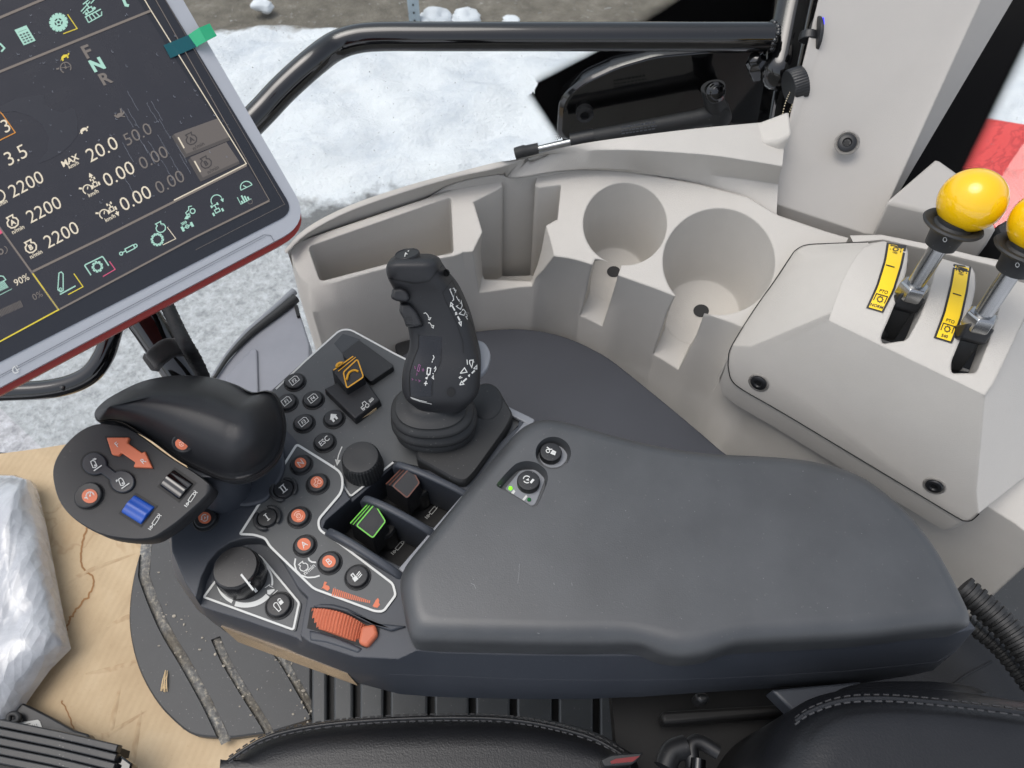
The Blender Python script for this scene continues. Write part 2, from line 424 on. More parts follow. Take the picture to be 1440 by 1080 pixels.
# ------------------------------------------------------------------ cab shell: floor, roof, panes
M_floor = mat('cab_floor_mat', (52, 54, 55), .6, grain=.3, gs=700, var=.1, dust=.5)
flo = MB(); fl = [P(-140, 622, -.50), P(-60, 632, -.50), P(60, 640, -.50), P(140, 690, -.50), P(470, 760, -.50), P(1000, 700, -.50), P(1600, 700, -.50)]
fl += [Vector((1.0, -1.1, fl[0].z)), Vector((-1.1, -1.1, fl[0].z))]
flo.loft([[p - UP * .06 for p in fl], fl]); struct(flo.build('cab_floor', M_floor))
def glass_mat():
    t = NT('window_glass'); t.n.remove(t.b); out = t.n['Material Output']
    tr = t.add('ShaderNodeBsdfTransparent'); tr.inputs[0].default_value = (.95, .97, .96, 1)
    gl = t.add('ShaderNodeBsdfGlossy'); gl.inputs['Roughness'].default_value = .02
    df = t.add('ShaderNodeBsdfDiffuse'); df.inputs[0].default_value = (.5, .5, .48, 1)
    lw = t.add('ShaderNodeLayerWeight'); lw.inputs[0].default_value = .5; pw = t.add('ShaderNodeMath', operation='POWER'); t.link(lw.outputs['Facing'], pw.inputs[0]); pw.inputs[1].default_value = 5; fr = t.add('ShaderNodeMath', operation='MULTIPLY_ADD'); t.link(pw.outputs[0], fr.inputs[0]); fr.inputs[1].default_value = .5; fr.inputs[2].default_value = .025
    m = t.add('ShaderNodeMixShader'); t.link(fr.outputs[0], m.inputs[0]); t.link(tr.outputs[0], m.inputs[1]); t.link(gl.outputs[0], m.inputs[2])
    sp = t.ramp(t.noise(260, 2, .5), [(.735, (0, 0, 0)), (.76, (.5, .5, .5))])
    m2 = t.add('ShaderNodeMixShader'); t.link(sp, m2.inputs[0]); t.link(m.outputs[0], m2.inputs[1]); t.link(df.outputs[0], m2.inputs[2])
    t.link(m2.outputs[0], out.inputs['Surface']); return t.m
M_glass = glass_mat()
YW = .84; WP = yplane(YW); WI = yplane(YW - .004)
sw = thing('side_window', 'clear side window pane behind the black grab rail, dusty with specks', 'window', (0, YW, Z0 - 1.1))
mb = MB(); mb.loft([[Vector((x, YW, Z0 + z)) for x, z in ((-1.05, -1.15), (.40, -1.15), (.40, .95), (-1.05, .95))], [Vector((x, YW + .004, Z0 + z)) for x, z in ((-1.05, -1.15), (.40, -1.15), (.40, .95), (-1.05, .95))]]); mb.build('pane', M_glass, sw)

# black printed corner of the window, with its dotted edge
z2 = reg(720, 0, 3.2727)
fo = [(750, 131), (757, 119), (850, 71), (942, 14), (985, -20), (1250, -20), (1200, 215), (800, 215), (790, 193)]
mb = MB(); fo3 = [WI.at(x, y) for x, y in rounded(fo, [10, 10, 4, 20, 4, 4, 4, 4, 10])]
mb.loft([[p + Vector((0, .003, 0)) for p in fo3], fo3]); frit = mb.build('printed_border', M_frit, sw)
mb = MB()
def dots(mb, pl, a, b, nrm2, rows, pitch, r0, off=.001):
    a, b, nrm2 = Vector(a), Vector(b), Vector(nrm2).normalized(); L = (b - a).length; d = (b - a) / L; n = int(L / pitch)
    for j in range(rows):
        r = r0 * (1 - j / (rows + .4))
        for i in range(n + 1):
            c = a + d * ((i + .5 * (j % 2)) * pitch) + nrm2 * (pitch * .8 * (j - .2)); mb.poly(pl, ell(c.x, c.y, r, n=6), off)
dots(mb, WI, (757, 118), (850, 70), (-.45, -.9), 7, 2.9, 1.7); dots(mb, WI, (850, 70), (942, 13), (-.5, -.85), 9, 2.9, 1.8)
dots(mb, WI, (942, 13), (985, -15), (-.5, -.85), 9, 2.9, 1.8)
dots(mb, WI, (749, 131), (790, 194), (-.85, .5), 6, 2.9, 1.7); mb.build('border_dots', M_frit, sw, fix=False)

# black moulded quarter panel just inside the pane
QP = yplane(YW - .03)
qo = z2([(205, 640), (215, 470), (250, 420), (330, 360), (480, 290), (660, 238), (900, 215), (1400, 200), (1400, 560), (1080, 600), (600, 640)])
mb = MB(); q3 = [QP.at(x, y) for x, y in rounded(qo, 14, 4)]; mb.loft([[p + Vector((0, .022, 0)) for p in q3], q3, [p * .94 + (sum(q3, Vector()) / len(q3)) * .06 + Vector((0, -.006, 0)) for p in q3]])
qp = thing('quarter_panel', 'glossy black corner panel behind the gas strut', 'panel', q3[0]); mb.build('moulding', M_gloss, qp, bev=.003)
mb = MB(); c = QP.at(*z2([(335, 525)])[0], .012); mb.lathe(c, Vector((0, -1, 0)), [(.011, -.01), (.011, .002), (.006, .004), (.005, 0)]); mb.build('screw', M_black, qp)

# gas strut on its bracket
SP = yplane(YW - .075); s_ = lambda x, y: SP.at(*z2([(x, y)])[0])
gs_ = thing('gas_strut', 'black gas strut with printed body lying along the window sill', 'gas strut', s_(20, 710))
mb = MB(); mb.tube([s_(270, 655), s_(860, 545)], .0105, 20); cyl = mb.build('cylinder', M_rubber, gs_)
mb = MB(); mb.tube([s_(270, 655), s_(378, 634)], .0112, 20); mb.build('collar', M_black, gs_)
mb = MB(); mb.tube([s_(110, 690), s_(280, 652)], .0048, 14); mb.build('rod', M_steel, gs_)
mb = MB(); mb.tube([s_(18, 712), s_(60, 700), s_(66, 699), s_(122, 690)], [.009, .0092, .0082, .0088], 16); mb.build('end_cap', M_rubber, gs_)
mb = MB(); mb.tube([s_(850, 546), s_(900, 535), s_(960, 525)], [.0105, .012, .012], 16); mb.lathe(s_(955, 525) + Vector((0, .012, 0)), Vector((0, -1, 0)), [(.006, 0), (.013, 0), (.013, .022), (.006, .026)], 20)
mb.tube([s_(955, 525), s_(930, 470), s_(925, 400)], [.012, .012, .014], 16); mb.build('ball_joint', M_rubber, gs_)
mb = MB(); mb.lathe(s_(925, 425) + Vector((0, .0, 0)), Vector((.1, -1, .6)), [(.012, 0), (.012, .010), (.008, .012), (.008, .016), (.003, .018)], 24); mb.build('mounting_bracket', M_gloss, gs_, bev=.001)
M_greyprint = mat('grey_print', (96, 100, 106), .6, var=.05)
mb = MB(); pl = yplane(YW - .075 - .0107); rp = random.Random(3)
for k, (y0, hh) in enumerate(((175.5, 2.6), (180.5, 1.6), (184.5, 1.6))):
    x = 874
    while x < 922:
        w2 = rp.uniform(2, 5); mb.line(pl, [(x, y0 - (x - 898) * .15), (x + w2, y0 - (x + w2 - 898) * .15)], hh); x += w2 + rp.uniform(.8, 1.8)
mb.build('printed_lines', M_greyprint, cyl, fix=False)

# grab rail
gp = [PD(300, 226, .73)] + [PD(x, y, .74) for x, y in ((365, 161), (400, 124), (440, 88))] + [PD(x, y, .75) for x, y in ((470, 66), (500, 55), (540, 51.5), (620, 51.5), (800, 51.5), (1000, 51.5), (1088, 51.5))]
gr_ = thing('grab_rail', 'glossy black tubular grab rail crossing in front of the side window', 'grab rail', gp[-1])
mb = MB(); mb.tube(spline(gp, 6), .0143, 24); mb.build('tube', M_gloss, gr_, sharp=60)
mb = MB(); pp = [PD(x, y, .77) for x, y in ((1130, -60), (1112, 20), (1102, 70), (1096, 98))]; pp = spline(pp, 5); e_ = pp[-1]; dv = (pp[-1] - pp[-2]).normalized(); pp += [e_ + dv * .0215 * sin(k * .25) for k in range(1, 7)]; mb.tube(pp, [.0215] * (len(pp) - 6) + [.0215 * max(.04, cos(k * .25)) for k in range(1, 7)], 24); mb.build('upright', M_gloss, gr_, sharp=60)
mb = MB()
for k in range(26):
    a_ = 2 * pi * k / 26; c = PD(1086 + 2.5 * cos(a_ * 3), 51.5, .75) + (R @ Vector((0, sin(a_), cos(a_)))) * .0135
    rr = .0026 + .0009 * sin(k * 2.3)
    bm = bmesh.new(); bmesh.ops.create_icosphere(bm, subdivisions=2, radius=rr); mb.add([c + v.co for v in bm.verts], [tuple(v.index for v in f.verts) for f in bm.faces]); bm.free()
mb.build('weld_bead', M_gloss, gr_, sharp=80)
mb = MB(); mb.lathe(PD(1066, 95, .775), R @ Vector((-.6, .2, 1)), [(.012, -.01), (.012, .01), (.007, .014), (.007, .02), (.003, .022)], 6); mb.build('bolt', M_gloss, gr_, bev=.001)
# dark rear corner post of the cab frame
mb = MB(); b0 = [PD(x, y, .80) for x, y in ((1075, 215), (1118, -40), (1240, -40), (1160, 215))]; mb.loft([[p + Vector((0, .05, 0)) for p in b0], b0])
cp = mb.build('corner_post', M_gloss, bev=.004); tag(cp, 'black painted corner post of the cab beside the beige pillar', 'post')

# lower loop of tube at the left, partly behind the touchscreen
lp = [PD(x, y, .62) for x, y in ((-40, 556), (0, 551), (60, 548), (100, 540), (128, 525), (146, 500), (156, 470), (166, 430), (174, 400))]
mb = MB(); mb.tube(spline(lp, 6), .0085, 20); ll = thing('entry_handle', 'bent black tube handle below the touchscreen', 'handle', lp[0]); mb.build('tube', M_gloss, ll, sharp=60)
mb = MB(); mb.lathe(PD(88, 545, .612), R @ Vector((0, .5, 1)), [(.0022, -.002), (.0022, .0012), (.001, .002)], 12); mb.build('rivet', M_black, ll)
# ------------------------------------------------------------------ beige side console with tray and cup holders
TP = plane3((640, 400, -.03), (1050, 470, -.03), (850, 240, .035))
FP = Plane(TP.p - TP.n * .085, TP.n)
z4 = reg(390, 200, 3.2727); z5 = reg(760, 210, 3.6); z6 = reg(1000, 220, 3.2727); z7 = reg(1000, 500, 3.2727)
front = [((406, 345), (409, 366)), ((412, 368), (415, 392)), ((420, 386), (422, 418)), ((432, 398), (434, 432)), ((450, 402), (451, 438)), ((545, 377), (548, 415)), ((638, 360), (640, 402)),
         ((662, 354), (668, 398)), ((777, 360), (760, 392)), ((829, 371), (815, 406)), ((871, 388), (856, 421)), ((943, 414), (928, 450)), ((990, 440), (974, 471)), ((1046, 461), (1024, 497)),
         ((1100, 500), (1075, 540)), ((1260, 590), (1230, 640)), ((1410, 655), (1392, 714)), ((1500, 700), (1470, 770))]
back = [(1500, 390), (1440, 372), (1330, 352), (1215, 341), (1160, 325), (1095, 303), (1050, 276), (980, 258), (880, 240), (800, 236), (757, 240), (752, 262), (708, 264), (704, 253), (640, 265), (543, 298), (427, 337)]
fs_ = spline([Vector((a[0], a[1], 0)) for a, b in front], 3); fc_ = spline([Vector((b[0], b[1], 0)) for a, b in front], 3)
top = [TP.at(p.x, p.y) for p in fs_] + [TP.at(*p) for p in back]
CHZ = -.062
ch = [P(p.x, p.y, min(CHZ, top[i].z - Z0 - .02)) for i, p in enumerate(fc_)]
nb = len(back); nf = len(fs_)
chr_ = ch + [Vector((p.x, p.y, Z0 + CHZ - .03)) for p in top[nf:]]
bot = [Vector((p.x + .006, p.y - .03, Z0 - .34)) for p in ch] + [Vector((p.x, p.y, Z0 - .34)) for p in top[nf:]]
sc_ = thing('side_console', 'beige moulded side console with storage tray and two round cup holders', 'console', P(760, 470, -.34))
mb = MB(); mb.loft([bot, chr_, top]); body = mb.build('console_body', M_beige, sc_)
# tray pocket
def on_top(x, y, z): p = P(x, y, z); p.z += (TP.p - p).dot(TP.n) / TP.n.z; return p
def pocket(px, dz, taper=.96, lift=.03): return pocket3([TP.at(x, y) for x, y in px], dz, taper, lift)
def pocket3(t3, dz, taper=.96, lift=.03):
    c = sum(t3, Vector()) / len(t3)
    return MB().loft([[c + (p - c) * taper - UP * dz for p in t3], t3, [p + TP.n * lift for p in t3]])
cuts = [pocket(rounded([(433, 347), (634, 277), (638, 356), (545, 371), (450, 396)], [7, 5, 6, 0, 7]), .075, .97),
        pocket3([TP.at(x, y) for x, y in rounded([(664, 285), (702, 266), (709, 260), (751, 259), (757, 264), (789, 260), (784, 310)], 2.5, 3)] + [on_top(746, 388, -.062), on_top(680, 384, -.062)], .13, .97)]
cuts.append(hull([P(686, 350, -.061), P(741, 354, -.061), P(680, 384, -.062), P(746, 388, -.062), P(751, 418, -.076), P(674, 408, -.076), P(753, 434, -.076), P(672, 426, -.076),
                  TP.at(688, 300, .01), TP.at(768, 296, .01), TP.at(661, 355, .01), TP.at(783, 349, .01), TP.at(795, 420, .01), TP.at(650, 420, .01)]))
def cup(rim, floor):
    a = [TP.at(x, y) for x, y in rim]; b_ = [FP.at(x, y) for x, y in floor]; out = [TP.at(x, y) + TP.n * .03 for x, y in rim]
    rb = [b_[i] + (a[i] - b_[i]) * .06 for i in range(len(a))]; cc = sum(b_, Vector()) / len(b_)
    return MB().loft([[cc + (p - cc) * .93 for p in b_], rb, a, out])
cuts += [cup(ell(879, 315, 59, 58, 56), ell(863, 386, 46, 40, 56)), cup(ell(1011, 368, 79, 75, 64), ell(985, 440, 58, 49, 64))]
FS = Plane(FP.p + FP.n * .0008, FP.n)
cuts.append(hull([FS.at(*q) for q in ((842, 378), (874, 380), (848, 455), (817, 441), (840, 480), (808, 465))] + [TP.at(x, y, .02) for x, y in ((835, 361), (874, 371), (856, 421), (814, 406), (840, 470), (800, 455))]))
cuts.append(hull([FS.at(*q) for q in ((950, 428), (992, 440), (954, 511), (921, 492), (942, 545), (908, 526))] + [TP.at(x, y, .02) for x, y in ((949, 413), (993, 432), (974, 472), (926, 452), (956, 530), (905, 505))]))
cuts.append(pocket([(1205, 362), (1300, 366), (1462, 405), (1420, 540), (1235, 475)], .12, 1.0))
cut(body, *cuts)
for cx, cy, r in ((863, 382, 9.5), (986, 437, 11)):
    mb = MB(); mb.poly(FP, ell(cx, cy, r, r * .82, 24), .0006); mb.build('drain_hole', M_deep, sc_, fix=False)
# sill ledge running along the window
L0 = [(400, 352), (430, 321), (491, 289), (573, 261), (640, 243), (695, 229), (726, 224), (780, 210), (830, 200), (909, 189), (986, 180), (1050, 174), (1106, 169)]
L1 = [(403, 357), (433, 328), (494, 296), (579, 267), (643, 249), (702, 236), (757, 219), (800, 214), (848, 211), (909, 212), (995, 218), (1045, 225), (1100, 234)]
L2 = [(405, 352), (433, 333), (495, 307), (577, 280), (642, 258), (699, 247), (726, 250), (782, 241), (840, 237), (922, 241), (995, 246), (1045, 252), (1094, 259)]
L3 = [(407, 354), (434, 336), (496, 313), (578, 286), (643, 265), (700, 255), (728, 249), (782, 241), (840, 240), (925, 250), (1000, 266), (1045, 280), (1092, 303)]
sp2 = lambda L: [(p.x, p.y) for p in spline([Vector((x, y, 0)) for x, y in L], 4)]
zl_ = [TP.at(x, y).z - Z0 for x, y in sp2(L3)]; tl_ = [max(0, min(1, (x - 420) / 500)) for x, y in sp2(L3)]
l0 = [P(x, y, z + .012 + .030 * t) for (x, y), z, t in zip(sp2(L0), zl_, tl_)]; l1 = [P(x, y, z + .010 + .028 * t) for (x, y), z, t in zip(sp2(L1), zl_, tl_)]
l2 = [P(x, y, z + .002 + .008 * t) for (x, y), z, t in zip(sp2(L2), zl_, tl_)]; l3 = [TP.at(x, y, -.006) for x, y in sp2(L3)]
mb = MB(); mb.loft([[p + Vector((0, .012, -.28)) for p in l0], [p + Vector((0, .006, -.006)) for p in l0], l0, l1, l2, l3], closed=False); mb.build('sill_ledge', M_beige, sc_, sharp=25)
# small raised end block of the ledge beside the pillar
zr_ = l0[-1].z - Z0
mb = MB(); q = [P(x, y, z + zr_) for x, y, z in ((1060, 174, .002), (1110, 155, .018), (1114, 188, .014), (1097, 200, .006), (1072, 200, .002))]; mb.loft([[p - UP * .05 for p in q], q]); mb.build('ledge_end', M_beige, sc_, bev=.003)
# wall continues under the ledge towards the left and behind the arm
# ------------------------------------------------------------------ pillar trim
pt = thing('pillar_trim', 'tall beige pillar trim with one black recessed screw', 'pillar', P(1150, 308, .02))
def pil(z, pts): return [P(x, y, z) for x, y in pts]
low = [(1079, 294), (1089, 286), (1215, 328), (1229, 330), (1246, 283), (1250, 255), (1120, 250)]
top_ = [(1151, -2), (1174, -3), (1366, -3), (1381, -3), (1426, -3), (1430, -40), (1180, -40)]
a_ = pil(.015, low); b_ = pil(.15, top_)
mb = MB(); ext = [a_[i] + (b_[i] - a_[i]) * 2.2 for i in range(7)]
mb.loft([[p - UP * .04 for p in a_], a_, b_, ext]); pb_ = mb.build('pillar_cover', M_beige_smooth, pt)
FPl = Plane(a_[1], (a_[2] - a_[1]).cross(b_[1] - a_[1]))
def screw(pl, x, y, r, parent, star=True):
    c = pl.at(x, y); k = (pl.at(x + r, y) - c).length
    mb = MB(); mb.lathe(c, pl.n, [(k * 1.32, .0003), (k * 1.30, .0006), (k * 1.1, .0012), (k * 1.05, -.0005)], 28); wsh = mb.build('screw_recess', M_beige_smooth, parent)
    mb = MB(); mb.lathe(c, pl.n, [(k, .0002), (k, .0012), (k * .85, .0022), (k * .5, .0025), (k * .38, .0010), (.0002, .0008)], 28); s = mb.build('screw', M_black, parent)
    mb = MB(); mb.poly(pl, [(x + r * .36 * (1 if i % 2 else .55) * cos(i * pi / 6), y + r * .36 * (1 if i % 2 else .55) * sin(i * pi / 6)) for i in range(12)], .0016); mb.build('screw_drive', M_deep, s)
screw(FPl, 1191, 201, 14, pt)
# side block of trim right of the pillar
mb = MB(); tb = [P(x, y, z) for x, y, z in ((1246, 283, .055), (1317, 221, .075), (1346, 243, .07), (1403, 322, .045))]
lb = [P(x, y, z) for x, y, z in ((1226, 330, .02), (1317, 300, .03), (1385, 300, .03), (1388, 346, .02))]
tb2 = [tb[0], tb[1], tb[2], tb[3]]
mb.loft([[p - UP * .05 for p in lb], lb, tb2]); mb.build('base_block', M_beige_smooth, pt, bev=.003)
# sockets on the pillar's side: threaded cap with chain, charger with blue light
def cdep(p): return -(R.inverted() @ (p - CAM)).z * 1000 / 1000
def edge_dep(y):                    # depth of the pillar's front left edge at a picture height
    f = max(0, min(1, (286 - y) / 289)); return 1 / ((1 - f) / cdep(a_[1]) + f / cdep(b_[1])) + .006
SK = lambda x, y, d=0: PD(1080 + x / 6, y / 6, edge_dep(y / 6) + d)
so_ = thing('power_socket', 'black ribbed socket cap hanging on a bead chain on the pillar side', 'socket', SK(300, 720))
ax = (SK(205, 730) - SK(330, 690)).normalized()
mb = MB()
c0, c1 = SK(335, 665), SK(262, 690)
for k in range(1): mb.lathe(SK(288, 700), ax, [(.0165, 0), (.0165, .013), (.0155, .0145)], 80, rf=lambda k, h: 1 + .03 * (k % 2))
mb.build('ribbed_cap', M_black, so_)
mb = MB(); chn = spline([SK(205, 705), SK(185, 780), SK(150, 860), (SK(125, 960)), SK(130, 995), SK(160, 985), SK(190, 930), SK(205, 880)], 9)
L = 0; last = None
for p in chn:
    if last is None or (p - last).length > .0021:
        bm = bmesh.new(); bmesh.ops.create_icosphere(bm, subdivisions=1, radius=.00095); mb.add([p + v.co for v in bm.verts], [tuple(v.index for v in f.verts) for f in bm.faces]); bm.free(); last = p
mb.build('bead_chain', M_brass, so_, sharp=80)
mb = MB(); mb.tube([SK(195, 700), SK(215, 690)], .0035, 12); mb.tube([SK(208, 690), SK(205, 735)], .0024, 12); mb.build('chain_clip', M_steel, so_)
us = thing('charger_socket', 'black charger socket with a glowing blue light high on the pillar side', 'socket', SK(430, 250))
SU = lambda x, y: SK(x, y)
ax2 = (SU(330, 330) - SU(420, 300)).normalized()
mb = MB(); mb.tube([SU(410, 300), SU(382, 300), SU(378, 300)], [.018, .0175, .012], 32); mb.build('bezel', M_black, us, bev=.0008)
mb = MB(); q = [SU(x, y) for x, y in ((440, 110), (470, 130), (480, 250), (440, 380), (400, 450), (372, 470), (360, 400), (385, 300), (410, 190))]; mb.loft([q, [p + (R @ Vector((0, 0, .006))) for p in q]]); mb.build('hinged_cap', M_black, us, bev=.001)
mb = MB(); mb.tube([SU(340, 345), SU(352, 270)], [.010, .009], 20); mb.build('plug', M_black, us, bev=.001)
mb = MB(); mb.tube([SU(490, 90), SU(492, 30)], [.0055, .0062], 20); mb.tube([SU(487, 110), SU(490, 60)], [.003, .0042], 16); mb.build('toggle_cap', M_black, us)
mb = MB(); mb.tube([SK(462, 150, -.008), SK(466, 205, -.008)], .0012, 10); mb.build('light', emit('blue_light', (40, 40, 255), 1.2), us)
# ------------------------------------------------------------------ lever cover (right)
lc = thing('lever_cover', 'beige lever cover with two slots and yellow PTO decals', 'cover', P(1200, 640, -.1))
V3 = P
B = P(1165, 451, .045); C = P(1385, 556, .045)
FF = Plane(B, (C - B).cross(P(1200, 640, -.072) - B))
A = FF.at(1053, 507); D = FF.at(1373, 691)
lowpx = [(1024, 504), (1024, 518), (1029, 535), (1046, 549), (1100, 580), (1200, 640), (1300, 700), (1345, 727), (1356, 732), (1366, 731), (1376, 722)]
lw = [FF.at(*p) for p in lowpx]
flp = [lw[0]] + [P(*p) for p in ((1030, 486, -.03), (1061, 436, -.012), (1090, 395, .006), (1112, 362, .018), (1120, 352, .024), (1134, 345, .028), (1160, 343, .03), (1220, 341, .036))]
inn = [A] + [P(*p) for p in ((1057, 487, -.012), (1080, 437, .008), (1102, 396, .024), (1128, 371, .032), (1138, 364, .035), (1153, 357, .037), (1172, 351, .040), (1222, 343, .044))]
rdg = [B] + [P(*p) for p in ((1168, 440, .049), (1175, 420, .055), (1183, 397, .06), (1196, 372, .063), (1205, 358, .064), (1214, 348, .063), (1228, 342, .061), (1242, 339, .056))]
mb = MB()
mb.loft([[p - UP * .06 for p in flp], flp, inn, rdg], closed=False)
mb.face([A, B, C, D] + lw[::-1])
right0 = [C] + [P(*p) for p in ((1397, 540, .05), (1408, 517, .055), (1419, 495, .06), (1430, 470, .063), (1440, 450, .064), (1450, 428, .063), (1458, 415, .061), (1464, 405, .056))]; r1 = P(1480, 590, -.03); r2 = P(1480, 640, -.055); r3 = P(1464, 405, .052)
mb.face([C, D, r1, r3]); mb.loft([right0, [p - UP * .03 for p in right0]], closed=False); mb.face([D, lw[-1], r2, r1])
rim = lw + [r2]
mb.loft([[p - UP * .03 + Vector((0, .004, 0)) for p in rim], rim], closed=False)
mb.build('cover_shell', M_beige, lc, sharp=20)
gp_ = [p + Vector((0, -.0006, .0004)) for p in lw[::-1]] + [p + Vector((-.0006, 0, .0004)) for p in flp[1:]]
mb = MB(); mb.tube(spline(gp_, 4), .0005, 8); mb.build('seam_gap', M_deep, lc, sharp=80)
# slotted, arched top
nv = 8; left = rdg; right = [C] + [P(*p) for p in ((1397, 540, .05), (1408, 517, .055), (1419, 495, .06), (1430, 470, .063), (1440, 450, .064), (1450, 428, .063), (1458, 415, .061), (1464, 405, .056))]
nu = 14; grid = []
for v in range(nv + 1):
    row = []
    for u_ in range(nu + 1):
        t = u_ / nu; p = left[v].lerp(right[v], t); row.append(p + UP * .004 * sin(pi * t) * sin(pi * v / nv))
    grid.append(row)
mb = MB(); vs = [p for r in grid for p in r]; n1 = nu + 1
vb = [p - UP * .022 for p in vs]; m_ = len(vs); fa = []
for v in range(nv):
    for u_ in range(nu):
        i = v * n1 + u_; q = (i, i + 1, i + n1 + 1, i + n1); fa.append(q); fa.append(tuple(m_ + k for k in reversed(q)))
edge = [(u_, u_ + 1) for u_ in range(nu)] + [(nv * n1 + u_ + 1, nv * n1 + u_) for u_ in range(nu)] + [((v + 1) * n1, v * n1) for v in range(nv)] + [(v * n1 + nu, (v + 1) * n1 + nu) for v in range(nv)]
fa += [(b, a, m_ + a, m_ + b) for a, b in edge]
mb.add(vs + vb, fa); topo = mb.build('slotted_top', M_beige, lc, sharp=30)
def slot(px):
    t = [P(x, y, .058) for x, y in px]; return MB().loft([[p - UP * .09 for p in t], [p + UP * .04 for p in t]])
s1 = rounded([(1279, 336), (1266, 398), (1245, 464), (1250, 471), (1280, 473), (1290, 452), (1307, 395), (1328, 345), (1330, 320), (1282, 318)], [3, 0, 5, 4, 6, 4, 0, 4, 0, 0])
s2 = rounded([(1372, 350), (1364, 416), (1343, 503), (1348, 514), (1380, 518), (1392, 464), (1402, 425), (1415, 372), (1418, 340), (1375, 330)], [3, 0, 6, 4, 6, 0, 0, 4, 0, 0])
cut(topo, slot(s1), slot(s2))
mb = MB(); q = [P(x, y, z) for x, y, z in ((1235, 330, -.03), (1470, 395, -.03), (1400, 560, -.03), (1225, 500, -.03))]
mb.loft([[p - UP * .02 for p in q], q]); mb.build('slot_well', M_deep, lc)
# rail of trim closing the slots at the back
mb = MB(); rp_ = [P(1195, 331, .03), P(1240, 330, .034), P(1300, 342, .036), P(1390, 364, .036), P(1470, 384, .036)]
rr = [P(1200, 341, .03), P(1242, 337, .034), P(1300, 350, .036), P(1390, 372, .036), P(1470, 393, .036)]
mb.loft([[p - UP * .09 for p in rp_], rp_, rr, [p - UP * .09 for p in rr]], closed=False); mb.build('rear_rail', M_beige, sc_, sharp=25)
for x, y, r in ((1067, 538, 11), (1314, 683, 12.5)): screw(FF, x, y, r, lc)
# decals follow the arch: sample the top surface
import mathutils.bvhtree as bvt
bv = bvt.BVHTree.FromPolygons([tuple(p) for p in vs], [f for f in fa if max(f) < m_])
class Surf:
    def at(s, x, y, off=0.0):
        d = ray(x, y); h = bv.ray_cast(CAM, d)
        p = h[0] if h[0] else P(x, y, .055)
        return p - d * (off * 1.6)
SF = Surf()
def decal(pts_l, pts_r, txt_top, txt_bot, dash, name):
    n = len(pts_l); outer = MB(); inner = MB()
    def strip(mb, f0, f1, k0, k1, off):
        L = [Vector(p) for p in pts_l]; Rr = [Vector(p) for p in pts_r]; N = 14
        def samp(A_, t):
            t = t * (len(A_) - 1); i = min(int(t), len(A_) - 2); return A_[i].lerp(A_[i + 1], t - i)
        ra, rb = [], []
        for i in range(N + 1):
            t = k0 + (k1 - k0) * i / N; a, b = samp(L, t), samp(Rr, t)
            p, q = a.lerp(b, f0), a.lerp(b, f1); row = [p.lerp(q, j / 4) for j in range(5)]
            ra.append([SF.at(c.x, c.y, off) for c in row])
        mb.loft(ra, closed=False)
    strip(outer, 0, 1, 0, 1, .0006); o = outer.build(name, M_decal_black, lc)
    strip(inner, .12, .88, .022, .98, .0009); inner.build('decal_face', M_decal, o)
    pr = MB(); u = Vector(pts_r[-1]) - Vector(pts_l[-1]); ua = u.normalized(); va = Vector((ua.y, -ua.x))
    b0 = (Vector(pts_l[-1]) + Vector(pts_r[-1])) / 2; t0 = (Vector(pts_l[0]) + Vector(pts_r[0])) / 2
    ax_ = (t0 - b0).normalized()
    mb_ = (Vector(pts_l[-2]) + Vector(pts_r[-2])) / 2; ax_ = (mb_ - b0).normalized()
    def gearbox(c, s, w_, sy=1.0):
        pr.line(SF, [c + ua * -10 * s + ax_ * -5 * s * sy, c + ua * -10 * s + ax_ * 8 * s * sy, c + ua * 10 * s + ax_ * 8 * s * sy, c + ua * 10 * s + ax_ * -5 * s * sy], w_, .0012)
        gear = [(c.x + (5.4 if i % 4 in (0, 1) else 4) * s * cos(i * pi / 16), c.y + (5.4 if i % 4 in (0, 1) else 4) * s * sy * sin(i * pi / 16)) for i in range(32)]
        pr.line(SF, gear, 1.4 * s, .0012, closed=True)
    pr.text(SF, txt_bot, b0 + ax_ * 7.0, ua, 4.4, v=ax_, bold=.02, off=.0012)
    gearbox(b0 + ax_ * 17.5, .80, 1.4)
    pr.text(SF, 'PTO', b0 + ax_ * 29.5, ua, 4.6, v=ax_, bold=.01, off=.0012)
    pr.line(SF, [Vector(dash) - ua * 6.2, Vector(dash) + ua * 6.2], 1.5, .0012)
    ax_ = (t0 - (Vector(pts_l[1]) + Vector(pts_r[1])) / 2).normalized()
    pr.text(SF, txt_top, t0 - ax_ * 12.5, ua, 2.6, v=ax_, bold=.02, off=.0012); gearbox(t0 - ax_ * 7.5, .75, 1.5, .62); pr.text(SF, 'PTO', t0 - ax_ * 2.6, ua, 2.0, v=ax_, bold=.01, off=.0012)
    pr.build('decal_print', M_decal_black, o, fix=False)
decal([(1247, 341), (1243, 366), (1232, 402), (1218, 433)], [(1275, 345), (1269, 374), (1258, 409), (1242, 440)], '1000', 'NORM', (1252, 374), 'decal')
decal([(1341, 371), (1336, 400), (1326, 440), (1313, 475)], [(1366, 375), (1361, 410), (1353, 447), (1339, 483)], '1000', '540', (1346, 414), 'decal')
